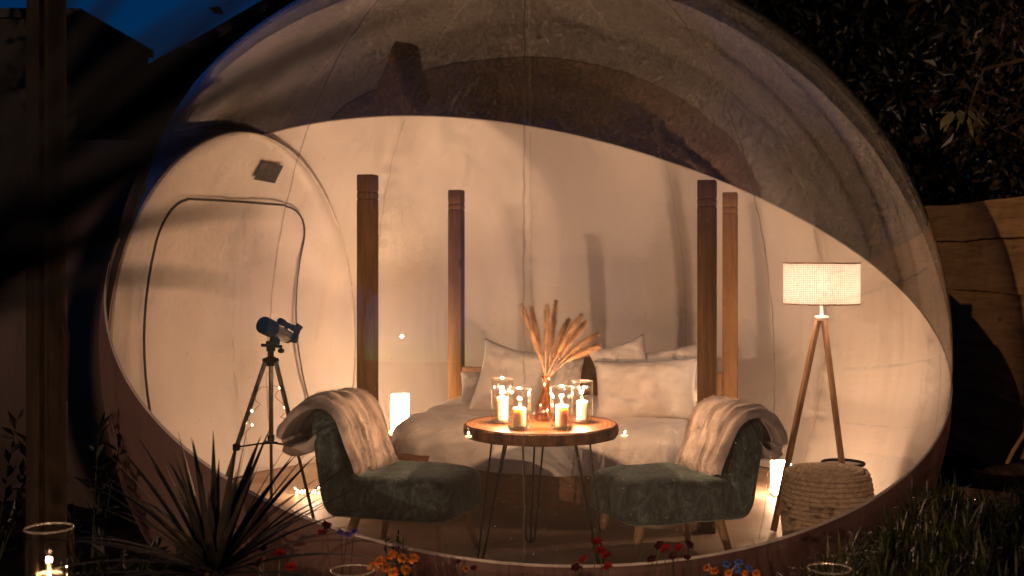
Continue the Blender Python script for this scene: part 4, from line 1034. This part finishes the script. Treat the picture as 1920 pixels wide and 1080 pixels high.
def twiggy(label, x, y, h, nst, spread, mt, seed, name='leafy_shrub', ls=.06, lw=.4, nl=16, group=None):
    z = gh(x, y); t = thing(name, label, 'shrub', (x, y, z), 0, group); lr = np.random.default_rng(seed); mb = MB(); Ps, Ds = [], []
    for k in range(nst):
        a = lr.random()*6.283; e = Vector((x+spread*math.cos(a)*(.3+.7*lr.random()), y+spread*math.sin(a)*(.3+.7*lr.random()), z+h*(.6+.4*lr.random()))); b0 = Vector((x+.03*math.cos(a), y+.03*math.sin(a), z-.01))
        m_ = b0.lerp(e, .5)+Vector((0,0,h*.12)); cu = [b0*(1-s)**2+m_*(2*s*(1-s))+e*s*s for s in np.linspace(0, 1, 8)]
        mb.tube(cu, [.005-.0005*i for i in range(8)], 5, caps=False)
        for i in range(nl):
            s = .25+.75*(i+lr.random())/nl; p = b0*(1-s)**2+m_*(2*s*(1-s))+e*s*s; Ps.append(tuple(p)); T = (m_-b0)*(1-s)+(e-m_)*s; T.normalize()
            q = lr.normal(size=3)*.8; Ds.append((T.x+q[0], T.y+q[1], T.z+.3*q[2]))
    mb.build('stem', M['stem'], t); P = np.array(Ps); L = ls*(.7+.6*lr.random(len(P)))
    V, Fc = leaves(P, np.array(Ds), L, L*lw, .15); np_mesh('foliage', V, Fc, M[mt], t)['kind'] = 'stuff'; return t
G = 'leafy shrubs left of the tent'
twiggy('leafy shrub at the left edge beyond the timber post', -2.32, 5.4, .78, 7, .42, 'leaf_dark', 1, ls=.10, lw=.28, group=G)
twiggy('leafy shrub between the timber post and the tent', -1.93, 5.6, .72, 8, .36, 'leaf_dark', 2, ls=.10, lw=.28, group=G)
twiggy('low dark shrub in front of the post beside the lantern', -1.45, 4.5, .30, 16, .30, 'leaf_dark', 3, ls=.06, group=G)
twiggy('feathery dark plant below the left chair', at(748, 0, 4.55).x, 4.55, .50-gh(-.4, 4.55)-.03, 9, .07, 'leaf_dark', 4, 'feathery_plant', .035, .18, 22)
twiggy('dark leafy plant under the red poppies on the right', at(1242, 0, 4.35).x, 4.35, .18, 14, .07, 'leaf_dark', 5, 'feathery_plant', .03, .4, 14)

# ------------------------------------------------------------------ flowers
def flower(px, py, d, kind, label, group, size=.020, tilt=0):
    h = at(px, py, d); z = gh(h.x, h.y); nm = {'red':'poppy','darkred':'poppy','orange':'marigold','blue':'pansy','violet':'pansy'}[kind]
    bx_, by_ = h.x+.03*math.sin(px*.7), h.y+.03*math.cos(px*1.3)
    t = thing(nm, label, 'flower', (bx_, by_, gh(bx_, by_)), 0, group)
    b0 = Vector((bx_, by_, gh(bx_, by_)-.01)); m_ = b0.lerp(h, .6)+Vector((.012*math.sin(px), .012*math.cos(px), .01))
    MB().tube([b0, b0.lerp(m_, .5), m_, h], [.0022,.002,.0018,.0016], 5).build('stem', M['stem'], t)
    yaw = px*1.7; ax_ = Vector((.5*math.sin(yaw), -.45, .8)).normalized(); Fm = frame(ax_); npet = 5 if kind in ('red','darkred','blue','violet') else 12
    for k in range(npet):
        a = 2*math.pi*k/npet+yaw; sz = size*(.85+.3*((k*37+px) % 10)/10); open_ = (.85 if kind in ('red','darkred') else 1.25) if kind != 'orange' else (1.0+.5*(k % 2))
        def pet(s, tt, a=a, sz=sz, open_=open_):
            r = sz*tt; wd = (s-.5)*sz*(1.5 if npet == 5 else .8)*math.sin(min(1, tt*1.1+.12)*math.pi*.62); el = open_*tt*(.9+.2*s)
            rad = r*math.sin(el*.9+.25); zz = r*math.cos(el*.9+.25)+.0018*nz(s*5+k, tt*5, px)*2
            return h+Fm @ Vector((rad*math.cos(a)-wd*math.sin(a), rad*math.sin(a)+wd*math.cos(a), zz-sz*.2))
        mb = MB(); mb.grid(5, 5, pet); mb.build('petal', M[kind], t)
    mb = MB(); mb.rbox((size*.5, size*.5, size*.4), 2.2, 4, h+ax_*size*.12); mb.build('centre', M['darkred' if kind != 'orange' else 'stem'], t)
Gp, Gm, Gb = 'poppies in front of the tent', 'orange marigolds in front of the tent', 'blue pansies in front of the tent'
for px, py, d, k, lab in ((1118,1017,4.25,'red','highest red poppy in front of the log table'), (1127,1033,4.2,'red','red poppy just below the highest one in front of the log table'), (1138,1042,4.28,'red','red poppy with hanging petals right of the highest one'),
        (1093,1050,4.2,'red','leftmost red poppy in front of the log table'), (1141,1063,4.2,'red','lowest red poppy right of the log table legs'), (1079,1066,4.2,'darkred','nearly black poppy bud at the foot of the log table legs'),
        (1237,1024,4.3,'darkred','dark red poppy on the left of the pair under the right chair'), (1248,1030,4.25,'red','open red poppy under the right chair seat'), (1274,1028,4.25,'red','rounded red poppy alone below the right chair'),
        (1263,1044,4.2,'darkred','nearly black poppy between the red ones under the right chair'), (1222,1049,4.2,'darkred','dark red poppy over the front leg of the right chair'), (1288,1046,4.25,'darkred','small dark poppy lowest right under the right chair'), (1291,1023,4.3,'darkred','black seed head highest right under the right chair'),
        (611,987,4.2,'darkred','nearly black flower against the telescope tripod foot'), (606,1000,4.2,'red','dark red flower just under the nearly black one by the tripod foot'), (525,1038,4.1,'red','red flower right of the cordyline'), (545,1064,4.1,'red','lowest red flower right of the cordyline'), (487,1056,4.1,'red','red flower against the cordyline leaves'), (495,1030,4.15,'darkred','small dark flower high against the cordyline leaves')):
    flower(px, py, d, k, lab, Gp, .019 if 'small' not in lab else .013)
for i, (px, py) in enumerate(((712,1051), (735,1040), (724,1064), (738,1072), (755,1047), (776,1046), (700,1062), (762,1068))):
    flower(px, py, 4.15+.03*(i % 3), 'orange', ('orange marigold in the clump below the left chair, left side', 'topmost orange marigold in the clump below the left chair', 'orange marigold low in the middle of the clump below the left chair', 'lowest orange marigold in the clump below the left chair', 'orange marigold beside the dark heart of the clump below the left chair', 'rightmost orange marigold of the clump below the left chair', 'outermost left orange marigold of the clump, by the glass rim', 'orange marigold at the lower right of the clump below the left chair')[i], Gm, .020)
for i, (px, py) in enumerate(((860,1054), (873,1066), (889,1066))):
    flower(px, py, 4.3, ('darkred', 'orange', 'darkred')[i], ('dark flower left of the small orange one below the seat front', 'small single orange flower below the left chair seat front', 'dark flower right of the small orange one below the seat front')[i], 'small flowers below the left chair', .012)
for i, (px, py, k) in enumerate(((1362,1057,'blue'), (1386,1054,'blue'), (1381,1068,'blue'), (1405,1065,'blue'), (1326,1064,'orange'), (1340,1070,'orange'), (1366,1074,'orange'), (1398,1076,'orange'), (1418,1074,'orange'))):
    flower(px, py, 4.2, k, ('leftmost blue pansy below the right chair', 'highest blue pansy below the right chair', 'lowest blue pansy below the right chair', 'rightmost blue pansy below the right chair', 'outermost left dull orange flower of the blue clump', 'second dull orange flower from the left in the blue clump', 'middle dull orange flower under the blue pansies', 'fourth dull orange flower from the left in the blue clump', 'rightmost dull orange flower of the blue clump')[i], Gb, .015)
for i, (px, py) in enumerate(((640,998), (652,1001), (664,997))):
    flower(px, py, 4.4, 'violet', ('left violet pansy under the left chair', 'middle violet pansy under the left chair', 'right violet pansy under the left chair')[i], 'violet pansies', .014)

# ------------------------------------------------------------------ garden candle jars
def jar(px, rim_y, d, r, h, flame_dz, label, clabel, watts):
    x = (px-CX)/F*d; zr = CZ-(rim_y-HY)/F*d; z0 = gh(x, d)+.002; h = zr-z0
    candle_in_glass(px, 0, d, z0, r, h, r*.55, flame_dz-z0-.0125, label, clabel, watts, 'glass_lantern')
jar(92, 990, 3.35, .064, .3, CZ-(1090-HY)/F*3.35, 'tall clear glass cylinder lantern at the foot of the timber post', 'lit candle low inside the lantern by the timber post', 1.8)
jar(661, 1069, 3.6, .064, .3, CZ-(1180-HY)/F*3.6, 'clear glass lantern rim beside the orange marigolds', 'candle deep inside the lantern beside the orange marigolds', 1.3)
jar(1555, 1066, 3.6, .062, .3, CZ-(1190-HY)/F*3.6, 'clear glass lantern rim in front of the dark grass mound', 'candle deep inside the lantern before the dark grass mound', 1.6)
